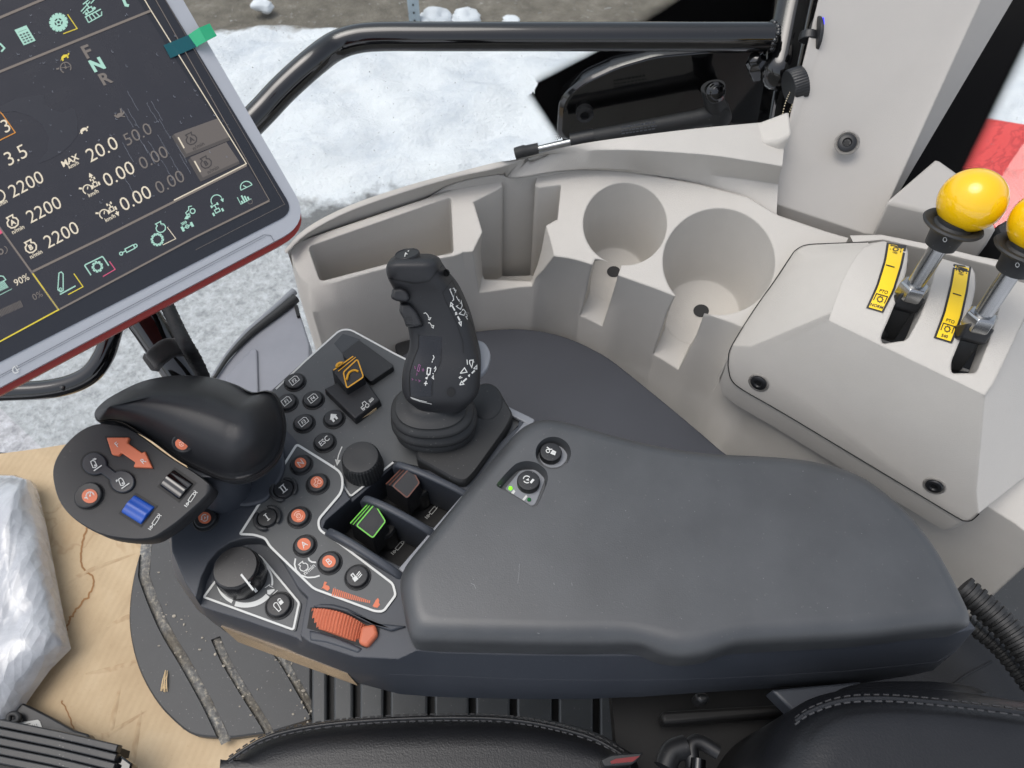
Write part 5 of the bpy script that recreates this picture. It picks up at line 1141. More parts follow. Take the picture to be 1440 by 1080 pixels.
for c, s in ((da, 1), (db, -1)):
    ic = Icon(DPL, c, (.82, -.57), (-.57, -.72), 7.5); ic.line([(-.3, -.8), (-.65, -.5), (-.3, .75), (.2, .75), (.35, .3), (.15, -.7)], .16, True).circ(-.1, -.4, .13, .12).line([(-.9, -1.15), (.9, -1.15)], .2)
    ic.arrow((.4 * s - .1, .9), (.95 * s, .5), .16, .45); ic.build('arm_symbol', M_white, db_)
bc = zl([(264, 790)])[0]; mb = MB(); cb = PLL.at(*bc); rb = bpx(PLL, bc[0], bc[1], 19)
mb.lathe(cb, n_, [(rb * 1.1, 0), (rb * 1.1, .0006), (rb, .0002), (rb, .0026), (rb * .92, .0034), (rb * .6, .0030)], 40); cbn = mb.build('cruise_button', M_blackb, dl)
CPL = Plane(cb + n_ * .0036, n_); mb = MB(); mb.poly(CPL, ell(bc[0], bc[1], 11, 10, 28), .0002); mb.build('orange_disc', M_orange_print, cbn, fix=False)
ic = Icon(CPL, bc, (.8, -.6), (-.6, -.75), 7.5); ic.circ(.1, 0, .75, .14, a0=-.6, a1=3.6).line([(.1, 0), (.5, .45)], .14); ic.disc(.1, 0, .18).line([(-1, .3), (-.6, .1)], .2)
for k in range(5): a_ = k * .75; ic.line([(.1 + .5 * cos(a_), .5 * sin(a_)), (.1 + .72 * cos(a_), .72 * sin(a_))], .1)
ic.build('button_symbol', M_white, cbn)
def roller(a, b, half, name, m, lab):
    a3, b3 = PLL.at(*zl([a])[0], -.002), PLL.at(*zl([b])[0], -.002); ax_ = (b3 - a3).normalized(); w_ = ax_.cross(n_).normalized(); r_ = half
    ring = [(r_ * (1 + .05 * cos(k * 2 * pi / 6)), k * 2 * pi / 48) for k in range(48)]
    mb = MB(); mb.loft([[p + (w_ * cos(t) * r + n_ * sin(t) * r * .62) for r, t in ring] for p in (a3, b3)]); o = mb.build(name, m, dl, sharp=22, bev=.0005); o['label'] = lab
    mb = MB(); mb.face([a3 + w_ * r_ * 1.06 + n_ * .0024 - ax_ * .0012, a3 - w_ * r_ * 1.06 + n_ * .0024 - ax_ * .0012, b3 - w_ * r_ * 1.06 + n_ * .0024 + ax_ * .0012, b3 + w_ * r_ * 1.06 + n_ * .0024 + ax_ * .0012]); mb.build('roller_slot', M_deep, dl, fix=False)
roller((490, 838), (600, 905), .0085, 'blue_roller', M_blue, 'blue ribbed roller')
roller((707, 692), (815, 770), .0085, 'black_roller', M_gloss, 'glossy black ribbed roller')
for c in ((635, 930), (838, 800)): ic = Icon(PLL, zl([c])[0], (.50, -.72), (-.8, -.5), 8.2); cyl_icon(ic); ic.mb.build('cylinder_symbol', M_white, plt, fix=False)
# side button under the palm rest
pc = zl([(785, 495)])[0]; d = ray(*pc)
# ray cast onto the palm rest surface
dgp = [tuple(v) for r in rings for v in r]; m_n = len(rp)
pbv = bvt.BVHTree.FromPolygons(dgp, [(k * m_n + i, k * m_n + (i + 1) % m_n, (k + 1) * m_n + (i + 1) % m_n, (k + 1) * m_n + i) for k in range(len(rings) - 1) for i in range(m_n)])
h = pbv.ray_cast(CAM, d); hp_, hn = (h[0], h[1]) if h[0] else (PD(*pc, .45), -d)
if hn.dot(CAM - hp_) < 0: hn = -hn
hn = (hn + (CAM - hp_).normalized()).normalized()
mb = MB(); mb.lathe(hp_, hn, [(.0075, -.003), (.0075, .0006), (.0062, .0012), (.0055, .0004)], 32); eb = mb.build('side_button', M_blackb, dl)
mb = MB(); mb.lathe(hp_, hn, [(.0045, .0002), (.0045, .0013), (.0035, .0016)], 28); mb.build('orange_disc', M_orange_print, eb)
q = Plane(hp_ + hn * .0018, hn); ic = Icon(q, zl([(780, 498)])[0], (.85, .4), (.3, -.85), 6); curve_arrows(ic); ic.build('button_symbol', M_paleorange, eb)
# ------------------------------------------------------------------ touchscreen terminal
EM = 2 ** -EXPOSURE
nS = (-ray(200, 250) + (R @ Vector((-.05, .22, 0)))).normalized()
SPl = Plane(PD(200, 250, .46), nS); nS = SPl.n
zs1 = reg(0, 0, 3.2727); zs2 = reg(0, 250, 3.2727); zt = reg(0, 0, 5.684); zu = reg(0, 180, 5.684); zv = reg(0, 340, 4.908); zw = reg(180, 210, 6.545)
ts = thing('touchscreen', 'silver framed touchscreen terminal with lit screen and green film tab', 'touchscreen', SPl.at(150, 400))
outer = rounded([(206, -90), (436, 297), (410, 327), (-120, 610), (-330, 200)], [0, 22, 22, 0, 0], 6)
outer = rounded([(206, -90), (438, 312), (-120, 609), (-330, 200)], [0, 46, 0, 0], 8)
o3 = [SPl.at(x, y) for x, y in outer]; cc = sum(o3, Vector()) / len(o3)
mb = MB(); mb.loft([[p - nS * .011 for p in o3], [p - nS * .002 for p in o3], [cc + (p - cc) * .997 for p in o3]]); mb.build('silver_frame', M_silver, ts, sharp=40)
mb = MB(); dn = R @ Vector((.1, -1, 0)); dn = (SPl.at(205, 480) - SPl.at(200, 470)).normalized() * .0035; mb.loft([[cc + (p - cc) * .985 - nS * .026 + dn for p in o3], [cc + (p - cc) * 1.0 - nS * .015 + dn for p in o3], [cc + (p - cc) * 1.0 - nS * .0075 + dn for p in o3]]); mb.build('red_rear_shell', M_red, ts, sharp=40)
inner = rounded([(180, -88), (414, 298), (-120, 570), (-330, 200)], [0, 22, 0, 0], 6)
M_screen = NT('screen_glass'); t = M_screen; t.b.inputs['Base Color'].default_value = (.012, .013, .016, 1); t.b.inputs['Roughness'].default_value = .14; co = t.coord()
t.b.inputs['Emission Color'].default_value = lin((40, 45, 58)); t.b.inputs['Emission Strength'].default_value = .2 * EM
sm = t.noise(30, 5, .7, co, 2.0); rr = t.add('ShaderNodeMapRange'); rr.inputs['To Min'].default_value = .08; rr.inputs['To Max'].default_value = .34; t.link(sm, rr.inputs['Value']); t.link(rr.outputs[0], t.b.inputs['Roughness'])
mb = MB(); q = [SPl.at(x, y, .0006) for x, y in inner]; mb.loft([[p - nS * .001 for p in q], q]); gl = mb.build('screen', t.m, ts)
LCD = NT('lcd_background'); t = LCD; t.b.inputs['Base Color'].default_value = (.012, .012, .014, 1); t.b.inputs['Emission Color'].default_value = lin((62, 62, 72)); t.b.inputs['Emission Strength'].default_value = .32 * EM; co = t.coord()
sm = t.noise(26, 5, .7, co, 2.0); rr = t.add('ShaderNodeMapRange'); rr.inputs['To Min'].default_value = .1; rr.inputs['To Max'].default_value = .4; t.link(sm, rr.inputs['Value']); t.link(rr.outputs[0], t.b.inputs['Roughness'])
mb = MB(); mb.poly(SPl, [(150, -88), (212, -20), (232, 61), (379, 281), (-120, 536), (-320, 190)][0:1] + [(182, -20), (232, 61), (379, 281), (84, 435), (-120, 542), (-320, 190)], .0010); lcd = mb.build('display_area', LCD.m, gl, fix=False)
E_ = lambda n, c: emit(n, c, EM * .92)
S_cream, S_dim, S_teal, S_line, S_yel, S_pink, S_ora = E_('screen_cream', (240, 228, 205)), E_('screen_grey', (122, 114, 108)), E_('screen_mint', (176, 224, 208)), E_('screen_line', (128, 118, 110)), E_('screen_yellow', (236, 214, 60)), E_('screen_pink', (226, 90, 130)), E_('screen_orange', (226, 150, 50))
S_dark, S_btn, S_btn2, S_dk2 = E_('screen_dark', (38, 39, 48)), E_('screen_button', (104, 97, 93)), E_('screen_button_edge', (78, 73, 70)), E_('screen_ink', (48, 45, 46))
G = {k: MB() for k in 'cream dim teal line yel pink ora dark btn btn2 ink'.split()}
OF = .0014
def sl(k, pts, w, closed=False, off=OF): G[k].line(SPl, pts, w, off, closed)
def sp_(k, pts, off=OF): G[k].poly(SPl, pts, off)
def stx(k, s, c, h, u=(.887, -.462), v=None, bold=0, off=OF): G[k].text(SPl, s, c, u, h, v=v or (-.46, -.887), bold=bold, off=off)
# tractor silhouette shapes, dark
sp_('dark', zt([(0, 850), (120, 790), (330, 755), (350, 760), (360, 830), (420, 880), (500, 900), (570, 860), (600, 880), (620, 960), (620, 1080), (560, 1160), (480, 1230), (380, 1280), (300, 1310), (380, 1200), (390, 1100), (340, 1000), (250, 930), (120, 890), (0, 900)]), .0012)
# ruled lines
sl('line', zt([(-60, 170), (0, 140), (330, 0), (420, -40)]), 3.6); sl('line', zt([(-60, 600), (0, 572), (1205, 85)]), 3.4)
sl('cream', zs1([(640, -45), (690, 40), (1135, 755)]), 1.3); sl('line', zs1([(1135, 760), (480, 1090), (150, 1250)]), 3.2); sl('cream', zs1([(1135, 753), (800, 922)]), 1.6)
sl('line', zs2([(-30, 190), (0, 232), (268, 605)]), 2.6); sl('yel', zs2([(150, 440), (270, 607), (-40, 775)]), 1.8)
sl('line', zs2([(275, 605), (900, 272), (1240, 105)]), 2.6); sl('line', zs1([(700, -30), (1240, 922)]), 1.0)
sl('dim', zs1([(755, -10), (1310, 940), (900, 1150)]), .5)
# F N R
stx('dim', 'F', zs1([(402, 237)])[0], 19, (.93, -.36), (-.50, -.86), .025); stx('teal', 'N', zs1([(447, 297)])[0], 17, (.93, -.36), (-.50, -.86), .045); stx('dim', 'R', zs1([(486, 360)])[0], 17, (.93, -.36), (-.50, -.86), .03)
# numbers
def num(k, s, c, h, **kw): stx(k, s, c, h, bold=-.006, **kw)
num('cream', '2200', zu([(208, 448)])[0], 18.5); num('cream', '2200', zu([(350, 652)])[0], 18.5); num('cream', '2200', zu([(490, 852)])[0], 18.5)
num('cream', '3.5', zu([(126, 215)])[0], 20); num('cream', '3', zt([(45, 1005)])[0], 19); sl('ora', zt([(-20, 880), (18, 912), (122, 1060), (-20, 1130)]), 1.3)
num('cream', '20.0', zu([(815, 168)])[0], 19.5); num('dim', '50.0', zu([(1100, 48)])[0], 17.5); num('cream', '0.00', zu([(948, 365)])[0], 19.5); num('dim', '0.00', zu([(1225, 235)])[0], 18); num('cream', '0.00', zu([(1082, 560)])[0], 19.5); num('dim', '0.00', zu([(1356, 430)])[0], 18)
stx('cream', 'MAX', zu([(560, 258)])[0], 8.2, bold=.03); stx('cream', 'km/h', zu([(587, 293)])[0], 5.6, bold=.012); stx('cream', 'km/h', zu([(745, 520)])[0], 5.6, bold=.012); stx('cream', 'km/h', zu([(880, 718)])[0], 5.6, bold=.012)
stx('cream', 'n/min', zu([(143, 810)])[0], 6, bold=.012); stx('cream', 'n/min', zu([(287, 1008)])[0], 6, bold=.012); stx('cream', 'min', zu([(25, 595)])[0], 6, bold=.012)
stx('cream', '90%', zv([(148, 262)])[0], 9.5); stx('dim', '0%', zv([(258, 370)])[0], 9)
US, VS = (.887, -.462), (-.46, -.887)
def sic(k, c, s, u=US, v=VS):
    ic = Icon(SPl, c, u, v, s, OF); ic.mb = G[k]; return ic
for c, l in ((zu([(100, 752)])[0], 'A'), (zu([(245, 950)])[0], 'B')):
    ic = sic('cream', c, 9.5); engine(ic, 1, .2); ic.text(l, 0, -.05, .75, .04)
ic = sic('cream', zu([(-10, 545)])[0], 9.5); ic.circ(0, 0, .9, .2)
for cx, cy, up in ((712, 462, 1), (845, 660, -1)):
    ic = sic('cream', zu([(cx, cy)])[0], 8.5); ic.circ(-.5, -.4, .75, .18, a0=-.5, a1=3.9).line([(-.5, -.4), (-.2, .05)], .16).line([(-1.7, .4), (-1.25, .15)], .3)
    ic.line([(.7, -.6), (1.3, -.6), (1.3, .1), (.7, .1)], .16, True).line([(.4, -.7), (.4, -.1)], .3).line([(1.65, -.7), (1.65, -.1)], .3).line([(1, .1), (1, .7)], .2).line([(.65, .55), (.65, .95)], .25).line([(1.35, .55), (1.35, .95)], .25)
    if up > 0: ic.arrow((1, .9), (1, 1.9), .2, .7)
    else: ic.arrow((1.5, -.9), (1.5, -1.8), .2, .7)
# tortoises, hare, gauge
def tort(k, c, s): ic = sic(k, c, s); ic.poly([(-.8, -.1), (-.55, .35), (0, .55), (.55, .35), (.75, 0)]); ic.poly([(.6, .05), (.85, .4), (1.15, .35), (1.0, .1)]); ic.poly([(-.7, -.1), (-.35, -.1), (-.45, -.45), (-.75, -.4)]); ic.poly([(.3, -.05), (.65, -.05), (.65, -.4), (.4, -.4)]); ic.poly([(-1.15, -.2), (-.75, .0), (-.75, -.1)])
tort('yel', zt([(518, 458)])[0], 7.4); tort('cream', zt([(670, 1043)])[0], 7.4)
ic = sic('dim', zt([(955, 915)])[0], 7); ic.poly([(-.9, -.2), (-.3, .35), (.5, .2), (.8, -.3), (.2, -.5), (-.6, -.5)]); ic.poly([(.35, .15), (.6, 1.0), (.85, .95), (.7, .1)]); ic.poly([(.5, -.1), (1.1, .25), (1.15, -.1), (.7, -.4)]); ic.poly([(-1.1, .3), (-.7, .45), (-.6, -.1), (-.9, -.2)]); ic.poly([(.3, -.4), (.9, -.9), (.7, -.95), (.1, -.5)])
ic = sic('dim', zt([(525, 540)])[0], 7.8); ic.circ(0, 0, .95, .18, a0=-1.0, a1=3.9).disc(0, 0, .22, 10).line([(-1.6, .55), (-1.1, .4)], .3).line([(0, 0), (.2, .8)], .12).line([(0, 0), (.75, -.2)], .12).line([(0, 0), (-.7, .35)], .12)
# top icons: calculator, gear, plan view of tractor, leg of a letter
ic = sic('teal', zt([(200, 282)])[0], 12, (.93, -.37), (-.52, -.86)); ic.poly([(-.75, -1.05), (.75, -1.05), (.75, 1.05), (-.75, 1.05)])
ic = sic('dark', zt([(200, 282)])[0], 12, (.93, -.37), (-.52, -.86)); ic.off = OF + .0004; ic.line([(-.55, .62), (.55, .62)], .04)
for r_ in range(4):
    for c_ in range(3): ic.poly([(-.55 + c_ * .4, .3 - r_ * .33), (-.28 + c_ * .4, .3 - r_ * .33), (-.28 + c_ * .4, .12 - r_ * .33), (-.55 + c_ * .4, .12 - r_ * .33)])
ic = sic('teal', zt([(468, 178)])[0], 11.5); ic.gear(0, 0, 1.05, 14, .2, .22).circ(0, 0, .25, .16)
ic.circ(0, 0, .66, .3)
for k in range(5): a_ = k * 2 * pi / 5; ic.line([(.25 * cos(a_), .25 * sin(a_)), (.7 * cos(a_), .7 * sin(a_))], .16)
sl('yel', zt([(540, 115), (617, 228), (505, 270)]), 1.2)
ic = sic('teal', zt([(720, 70)])[0], 12); ic.line([(-1.1, .2), (.4, .75)], .12).line([(-1.0, -.1), (-.4, .1)], .12).line([(.35, .5), (1.0, .75)], .12).line([(-.35, -.35), (.25, -.35), (.25, .15), (-.35, .15)], .14, True).line([(-.05, .15), (-.1, .8)], .14).line([(-.5, .85), (.3, 1.0)], .14).line([(-.75, -.45), (-.55, -.2)], .3).line([(.55, -.3), (.4, -.05)], .3)
for k in range(4): ic.line([(-.9 + k * .42, -.65), (-.9 + k * .5, -1.35)], .12)
ic.line([(-1.0, -.6), (1.1, -.62)], .14).line([(-.9, -1.35), (.85, -1.3), (1.05, -.9)], .12)
sl('teal', zt([(985, -10), (1005, 40), (1030, 45)]), 4)
ic = sic('teal', zt([(-5, 385)])[0], 8); ic.line([(-.5, .6), (.5, .6), (.8, -.4), (.0, -.7)], .3)
# shaded soft keys
for dy, l in ((0, 'A'), (109, 'B')):
    dx = 75 if dy else 0
    A_ = zs1([(800 + dx, 617 + dy - (2 if dy else 0)), (1000 + dx * .55, 545 + dy), (1055 + dx * .6, 630 + dy * 1.02), (858 + dx, 708 + dy)]); sp_('btn', A_, OF)
    B_ = zs1([(790 + dx, 628 + dy), (800 + dx, 617 + dy), (858 + dx, 708 + dy), (848 + dx, 728 + dy)]); sp_('btn2', B_, OF); sp_('btn2', zs1([(848 + dx, 728 + dy), (858 + dx, 708 + dy), (1055 + dx * .6, 630 + dy * 1.02), (1058 + dx * .6, 645 + dy)]), OF)
    c = zs1([(880 + dx * .9, 640 + dy)])[0]; ic = sic('ink', c, 9); ic.off = OF + .0004; engine(ic, 1, .16); ic.text(l, 0, -.05, .75, .03); ic.text('n/min', .5, -1.45, .62, .01)
    sl('cream', zs1([(820 + dx, 632 + dy), (848 + dx, 682 + dy)]), 1.8, off=OF + .0004)
# lower bar
ic = sic('teal', zv([(425, 285)])[0], 10.5); ic.line([(-.85, -.55), (-.65, -1.0), (-.25, -.95), (.75, 1.0), (.65, 1.35), (.3, 1.35)], .14, True).circ(-.5, -.65, .16, .1).line([(-.9, -1.25), (1.5, -1.2)], .16); sl('yel', zv([(510, 220), (573, 310), (470, 365)]), 1.3)
sl('teal', zv([(628, 230), (585, 165), (590, 158), (705, 102), (713, 108), (750, 165)]), 1.7); ic = sic('teal', zv([(672, 172)])[0], 7); ic.gear(0, 0, 1.05, 9, .24, .28); sl('pink', zv([(755, 135), (795, 190), (710, 240)]), 1.2)
ic = sic('teal', zv([(888, 52)])[0], 9); ic.circ(-1.35, -.05, .24, .16).line([(-1.1, 0), (-.5, 0)], .16).line([(-.5, -.3), (-.5, .3), (.95, .3), (.95, -.3)], .16, True).circ(1.2, 0, .25, .16)
ic = sic('teal', zw([(300, 720)])[0], 8.5); engine(ic, .95, .17); ic = sic('teal', zw([(270, 830)])[0], 8.2); ic.gear(0, 0, 1.05, 12, .2, .22); sl('cream', zw([(360, 715), (440, 822), (320, 880)]), 1.0)
ic = sic('teal', zw([(575, 575)])[0], 9); ic.circ(.35, -.05, .38, .16).circ(-.55, -.4, .22, .14).line([(-.2, -.1), (-.7, -.15), (-.75, .2), (-.1, .4), (.1, .85), (.6, .7)], .14); ic.arrow((-.5, -.55), (-1.4, -.55), .3, .6)
ic = sic('teal', zw([(545, 710)])[0], 8.5); ic.line([(-.85, -.45), (-.85, .4)], .4).line([(.85, -.5), (.85, .35)], .4).line([(-.7, 0), (.7, 0)], .14).circ(0, 0, .28, .14)
for k in range(4): ic.line([(-.7 + k * .25, .5), (-.5 + k * .25, .75), (-.7 + k * .25, 1.0)], .12)
ic = sic('teal', zw([(815, 550)])[0], 9.5); ic.line([(-.35, -.5), (.35, -.5), (.35, .0), (-.35, .0)], .14, True).line([(0, 0), (0, .6)], .14).line([(-.5, .65), (.5, .65)], .14).line([(-.75, -.75), (-.75, -.25)], .28).line([(.75, -.75), (.75, -.25)], .28).line([(-.5, .45), (-.5, .85)], .24).line([(.5, .45), (.5, .85)], .24).circ(.6, 1.1, .85, .14, a0=.2, a1=3.4); ic.arrow((1.42, 1.2), (1.35, .45), .12, .5)
ic = sic('teal', zw([(1080, 330)])[0], 8.5); ic.circ(0, -.4, 1.0, .16, a0=-.1, a1=3.2).line([(-1.0, -.4), (1.0, -.45)], .14).line([(0, -.35), (-.35, .15)], .16)
ic = sic('teal', zw([(1070, 445)])[0], 8.5); ic.line([(-1.0, .6), (-1.0, -.7), (.95, -.7)], .12)
for k, h_ in enumerate((.4, 1.2, .9, .55)): ic.line([(-.65 + k * .4, -.65), (-.65 + k * .4, -.65 + h_)], .26)
ic = sic('dim', zw([(1125, 482)])[0], 4); ic.circ(0, 0, .8, .14)
# bars at the left
for k in range(9): a_ = zv([(-8 + k * 8, 345 - k * 3.6)])[0]; sl('teal', [a_, (a_[0] - 4 - 3, a_[1] - 10)], 1.1)
sl('teal', zv([(-10, 235), (22, 238), (40, 262), (20, 275)]), 1.4); sl('teal', zv([(-10, 372), (82, 325)]), .8)
for k in range(17): a_ = zv([(0 + k * 9.8, 520 - k * 4.4)])[0]; sl('dim', [a_, (a_[0] - 4, a_[1] - 9)], .9)
sp_('pink', zu([(-10, 800), (15, 818), (22, 838), (-10, 855)])); ic = sic('dim', zv([(10, 65)])[0], 5); ic.circ(-.3, 0, .7, .4).circ(.6, 0, 1.1, .2, a0=-1.6, a1=.9)
for k, m in (('cream', S_cream), ('dim', S_dim), ('teal', S_teal), ('line', S_line), ('yel', S_yel), ('pink', S_pink), ('ora', S_ora), ('dark', S_dark), ('btn', S_btn), ('btn2', S_btn2), ('ink', S_dk2)):
    if G[k].v: G[k].build('screen_graphics', m, gl, fix=False)
# water marks and dust on the film
mb = MB(); rw_ = random.Random(11)
for _ in range(130):
    x = rw_.uniform(20, 330); y = rw_.uniform(10, 330)
    if (x - 235) * .87 - (y - 0) * .50 > -12 or y > 470 - x * .55: continue
    r_ = rw_.choice([.5, .6, .7, .5, 1.6, 2.2]); a0 = rw_.uniform(.0, 1.2)
    if r_ < 1: mb.poly(SPl, ell(x, y, r_, n=6), .002)
    else: mb.line(SPl, ell(x, y, r_ * .8, r_ * 1.1, 10, a0=a0, a1=a0 + 2.6, end=True), .5, .002)
for _ in range(16):
    x = rw_.uniform(170, 260); y = rw_.uniform(120, 250); pts = []
    for k in range(6): pts.append((x + k * 3.2 + rw_.uniform(-.8, .8), y + k * 5.5))
    if (pts[-1][0] - 235) * .87 - pts[-1][1] * .5 < -14: mb.line(SPl, pts, .4, .002)
mb.build('dried_spots', mat('dried_water_marks', (120, 124, 132), .5, var=.05), gl, fix=False)
# groove of the frame, small logo mark, film tab
mb = MB(); mb.line(SPl, zs2([(-120, 972), (0, 910), (1215, 262), (1245, 265), (1262, 292)]), .8, .0006); mb.line(SPl, zs2([(-120, 982), (0, 920), (1222, 270)]), .5, .0006); mb.build('frame_groove', M_greyprint, ts, fix=False)
mb = MB(); mb.line(SPl, ell(22, 520, 4.2, 4.6, 14, a0=.4, a1=4.6, end=True), 1.6, .0008); mb.line(SPl, [(21, 516), (24, 521), (27, 518)], 1.2, .0008); mb.line(SPl, [(23, 514), (25, 516)], 1.2, .0008); mb.build('frame_emblem', M_white, ts, fix=False)
def film(name, rgb, tr):
    t = NT(name); t.b.inputs['Base Color'].default_value = lin(rgb); t.b.inputs['Roughness'].default_value = .12; t.b.inputs['Alpha'].default_value = tr; return t.m
mb = MB(); q = [SPl.at(x, y, .0024) for x, y in zs1([(752, 208), (868, 160), (905, 215), (785, 268)])]; mb.loft([[p - nS * .0002 for p in q], q]); tabo = mb.build('film_tab', film('teal_film', (8, 84, 92), .88), gl)
mb = MB(); ta = [SPl.at(x, y, z) for (x, y), z in zip(zs1([(866, 161), (915, 128), (965, 108), (998, 165), (950, 190), (905, 216)]), (.0026, .006, .003, .003, .007, .0028))]; mb.add([p for p in ta] + [p + nS * .0002 for p in ta], [(0, 1, 4, 5), (1, 2, 3, 4), (6, 11, 10, 7), (7, 10, 9, 8)]); mb.build('green_pull_tab', film('green_film', (46, 170, 120), .9), tabo)
# ---- stand tube, strap and braided cable behind it
stp = [PD(x, y, d) for x, y, d in ((120, 330, .60), (180, 415, .605), (208, 455, .61), (256, 527, .62), (300, 595, .63))]
sd_ = thing('screen_stand', 'glossy black tube stand carrying the touchscreen', 'stand', stp[-1]); mb = MB(); mb.tube(stp, .0147, 28); mb.build('tube', M_gloss, sd_, sharp=60)
def along(t): a, b = stp[2], stp[3]; return a.lerp(b, t)
M_felt = mat('black_felt', (20, 20, 21), .95, grain=1, gs=1800, sheen=.3, var=.2)
rings = []
for i in range(9):
    t_ = i / 8; c = along(.40 + t_ * .34); ax_ = (stp[3] - stp[2]).normalized(); u_ = ax_.orthogonal().normalized(); w_ = ax_.cross(u_)
    rings.append([c + (u_ * cos(2 * pi * k / 40) + w_ * sin(2 * pi * k / 40)) * (.0172 + .0012 * sin(k * .9 + i * .3) + (.0008 if 0 < i < 8 else -.0015)) + ax_ * .002 * sin(k * .35) for k in range(40)])
mb = MB(); mb.loft(rings); stc = mb.build('cable_strap', M_felt, sharp=60); tag(stc, 'black hook and loop strap holding the cable to the screen stand', 'strap')
cbp = [PD(x, y, d) for x, y, d in ((222, 405, .60), (236, 432, .60), (250, 462, .59), (262, 485, .58), (274, 505, .595), (286, 532, .605), (292, 560, .61))]
cs = spline(cbp, 14); M_braid = mat('braided_sleeve', (22, 22, 23), .6, var=.1)
mb = MB(); nseg = 18; rings = []; ref = None
for i, p in enumerate(cs):
    t_ = (cs[min(i + 1, len(cs) - 1)] - cs[max(i - 1, 0)]).normalized()
    if ref is None: ref = t_.orthogonal().normalized()
    ref = (ref - t_ * ref.dot(t_)).normalized(); b = t_.cross(ref)
    rings.append([p + (ref * cos(2 * pi * k / nseg) + b * sin(2 * pi * k / nseg)) * (.0054 + .0006 * (1 if (k + i) % 3 == 0 else 0) * (1 if (k - i) % 2 else .4)) for k in range(nseg)])
mb.loft(rings); mb.build('cable_sleeve', M_braid, sharp=20); co_ = bpy.data.objects['cable_sleeve']; tag(co_, 'black braided cable sleeve running beside the screen stand', 'cable')

# ------------------------------------------------------------------ floor: cardboard, mat, bag, pedal
CZ = -.488
def card_mat():
    t = NT('brown_cardboard'); co = t.coord(); b = t.b
    mp = t.add('ShaderNodeMapping'); mp.inputs['Rotation'].default_value = (0, 0, radians(12)); t.link(co, mp.inputs[0])
    wv = t.add('ShaderNodeTexWave'); wv.inputs['Scale'].default_value = 34; wv.inputs['Distortion'].default_value = .25; wv.inputs['Detail'].default_value = 1; t.link(mp.outputs[0], wv.inputs['Vector'])
    big = t.noise(9, 5, .65, co); c = t.ramp(big, [(.25, lin((172, 149, 118))), (.55, lin((191, 169, 137))), (.8, lin((203, 183, 152)))])
    c = t.mix(t.ramp(t.noise(2.6, 5, .62, co, .6), [(.452, (0, 0, 0)), (.462, (.3, .3, .3)), (.470, (0, 0, 0))]), c, lin((142, 104, 66)))
    c = t.mix(t.ramp(t.noise(2.6, 5, .62, co, .6), [(.43, (.2, .2, .2)), (.455, (0, 0, 0))]), c, lin((172, 138, 98)))
    fib = t.noise(300, 3, .6, co); c = t.mix(t.ramp(fib, [(.6, (0, 0, 0)), (.8, (.3, .3, .3))]), c, lin((150, 118, 80)))
    t.link(c, b.inputs['Base Color']); b.inputs['Roughness'].default_value = .9
    cr = t.noise(3.2, 1, .4, co, 1.0); rg = t.ramp(cr, [(.48, (0, 0, 0)), (.5, (1, 1, 1)), (.52, (0, 0, 0))])
    t.setn(t.bump(rg, .5, .003, t.bump(wv.outputs['Fac'], .22, .0012))); return t.m
cpx = [(-60, 648), (0, 638), (60, 630), (110, 622), (210, 600), (320, 640), (520, 860), (520, 1120), (-60, 1120)]
mb = MB(); q = [P(x, y, CZ) for x, y in cpx]; mb.loft([[p - UP * .006 for p in q], q]); tag(mb.build('cardboard_sheet', card_mat()), 'stained brown corrugated cardboard sheet laid over the cab floor', 'cardboard')
# raised creases in the cardboard
M_card2 = mat('cardboard_crease', (196, 166, 126), .9, var=.08)
cs_ = bpy.data.objects['cardboard_sheet']; Mcd = cs_.data.materials[0]; CP = zplane(CZ); rc = random.Random(2)
for pts in ([(66, 838), (120, 806), (190, 778)], [(120, 948), (165, 938), (212, 924)], [(96, 1010), (140, 1034), (168, 1022), (206, 1000)], [(200, 1000), (190, 1050), (186, 1090)], [(170, 962), (160, 1010), (158, 1030)], [(104, 712), (128, 664), (150, 630)], [(150, 880), (176, 868), (196, 862)]):
    s_ = spline([P(x + rc.uniform(-1, 1), y + rc.uniform(-1, 1), CZ) for x, y in pts], 6); d = (s_[-1] - s_[0]).normalized(); nn = Vector((-d.y, d.x, 0)); n_s = len(s_)
    mb = MB(); mb.loft([[p - nn * .0035 * w_, p - nn * .0012 * w_ + UP * .0006 * w_, p + nn * .0006 * w_ + UP * .0008 * w_, p + nn * .0030 * w_] for p, w_ in [(p, .25 + sin(pi * i / (n_s - 1)) * .9) for i, p in enumerate(s_)]], closed=False); mb.build('crease', Mcd, cs_, fix=False)
st_px = [(128, 640), (131, 668), (124, 700), (122, 742), (114, 772), (117, 800), (131, 812), (127, 834), (108, 856), (98, 872), (92, 888)]
sw_ = [Vector((p.x + 1.5 * mnoise.noise(Vector((i * .45, 0, 1))) * 2, p.y + 1.2 * mnoise.noise(Vector((i * .5, 4, 1))) * 2)) for i, p in enumerate(spline([Vector((x, y, 0)) for x, y in st_px], 9))]
mb = MB(); mb.line(CP, sw_, 2.6, .0004); sw2 = [Vector((88 + i * .9 + 6 * mnoise.noise(Vector((i * .3, 9, 2))), 985 + i * 2.2)) for i in range(26)]; mb.line(CP, sw2, 2.0, .0004)
mb.build('stain_edge', mat('stain_brown', (150, 112, 74), .9, var=.15), cs_, fix=False)
MZ = -.470
mo = [(232, 750), (205, 760), (190, 800), (182, 850), (183, 892), (195, 940), (217, 982), (243, 1012), (275, 1034), (330, 1037), (380, 1030), (437, 1012), (437, 900), (380, 780), (300, 735)]
mp_ = [(p.x, p.y) for p in spline([Vector((x, y, 0)) for x, y in mo[:10]], 4)] + mo[10:]
M_mat = mat('rubber_floor_mat', (58, 59, 60), .5, grain=.35, gs=900, var=.14, dust=.9)
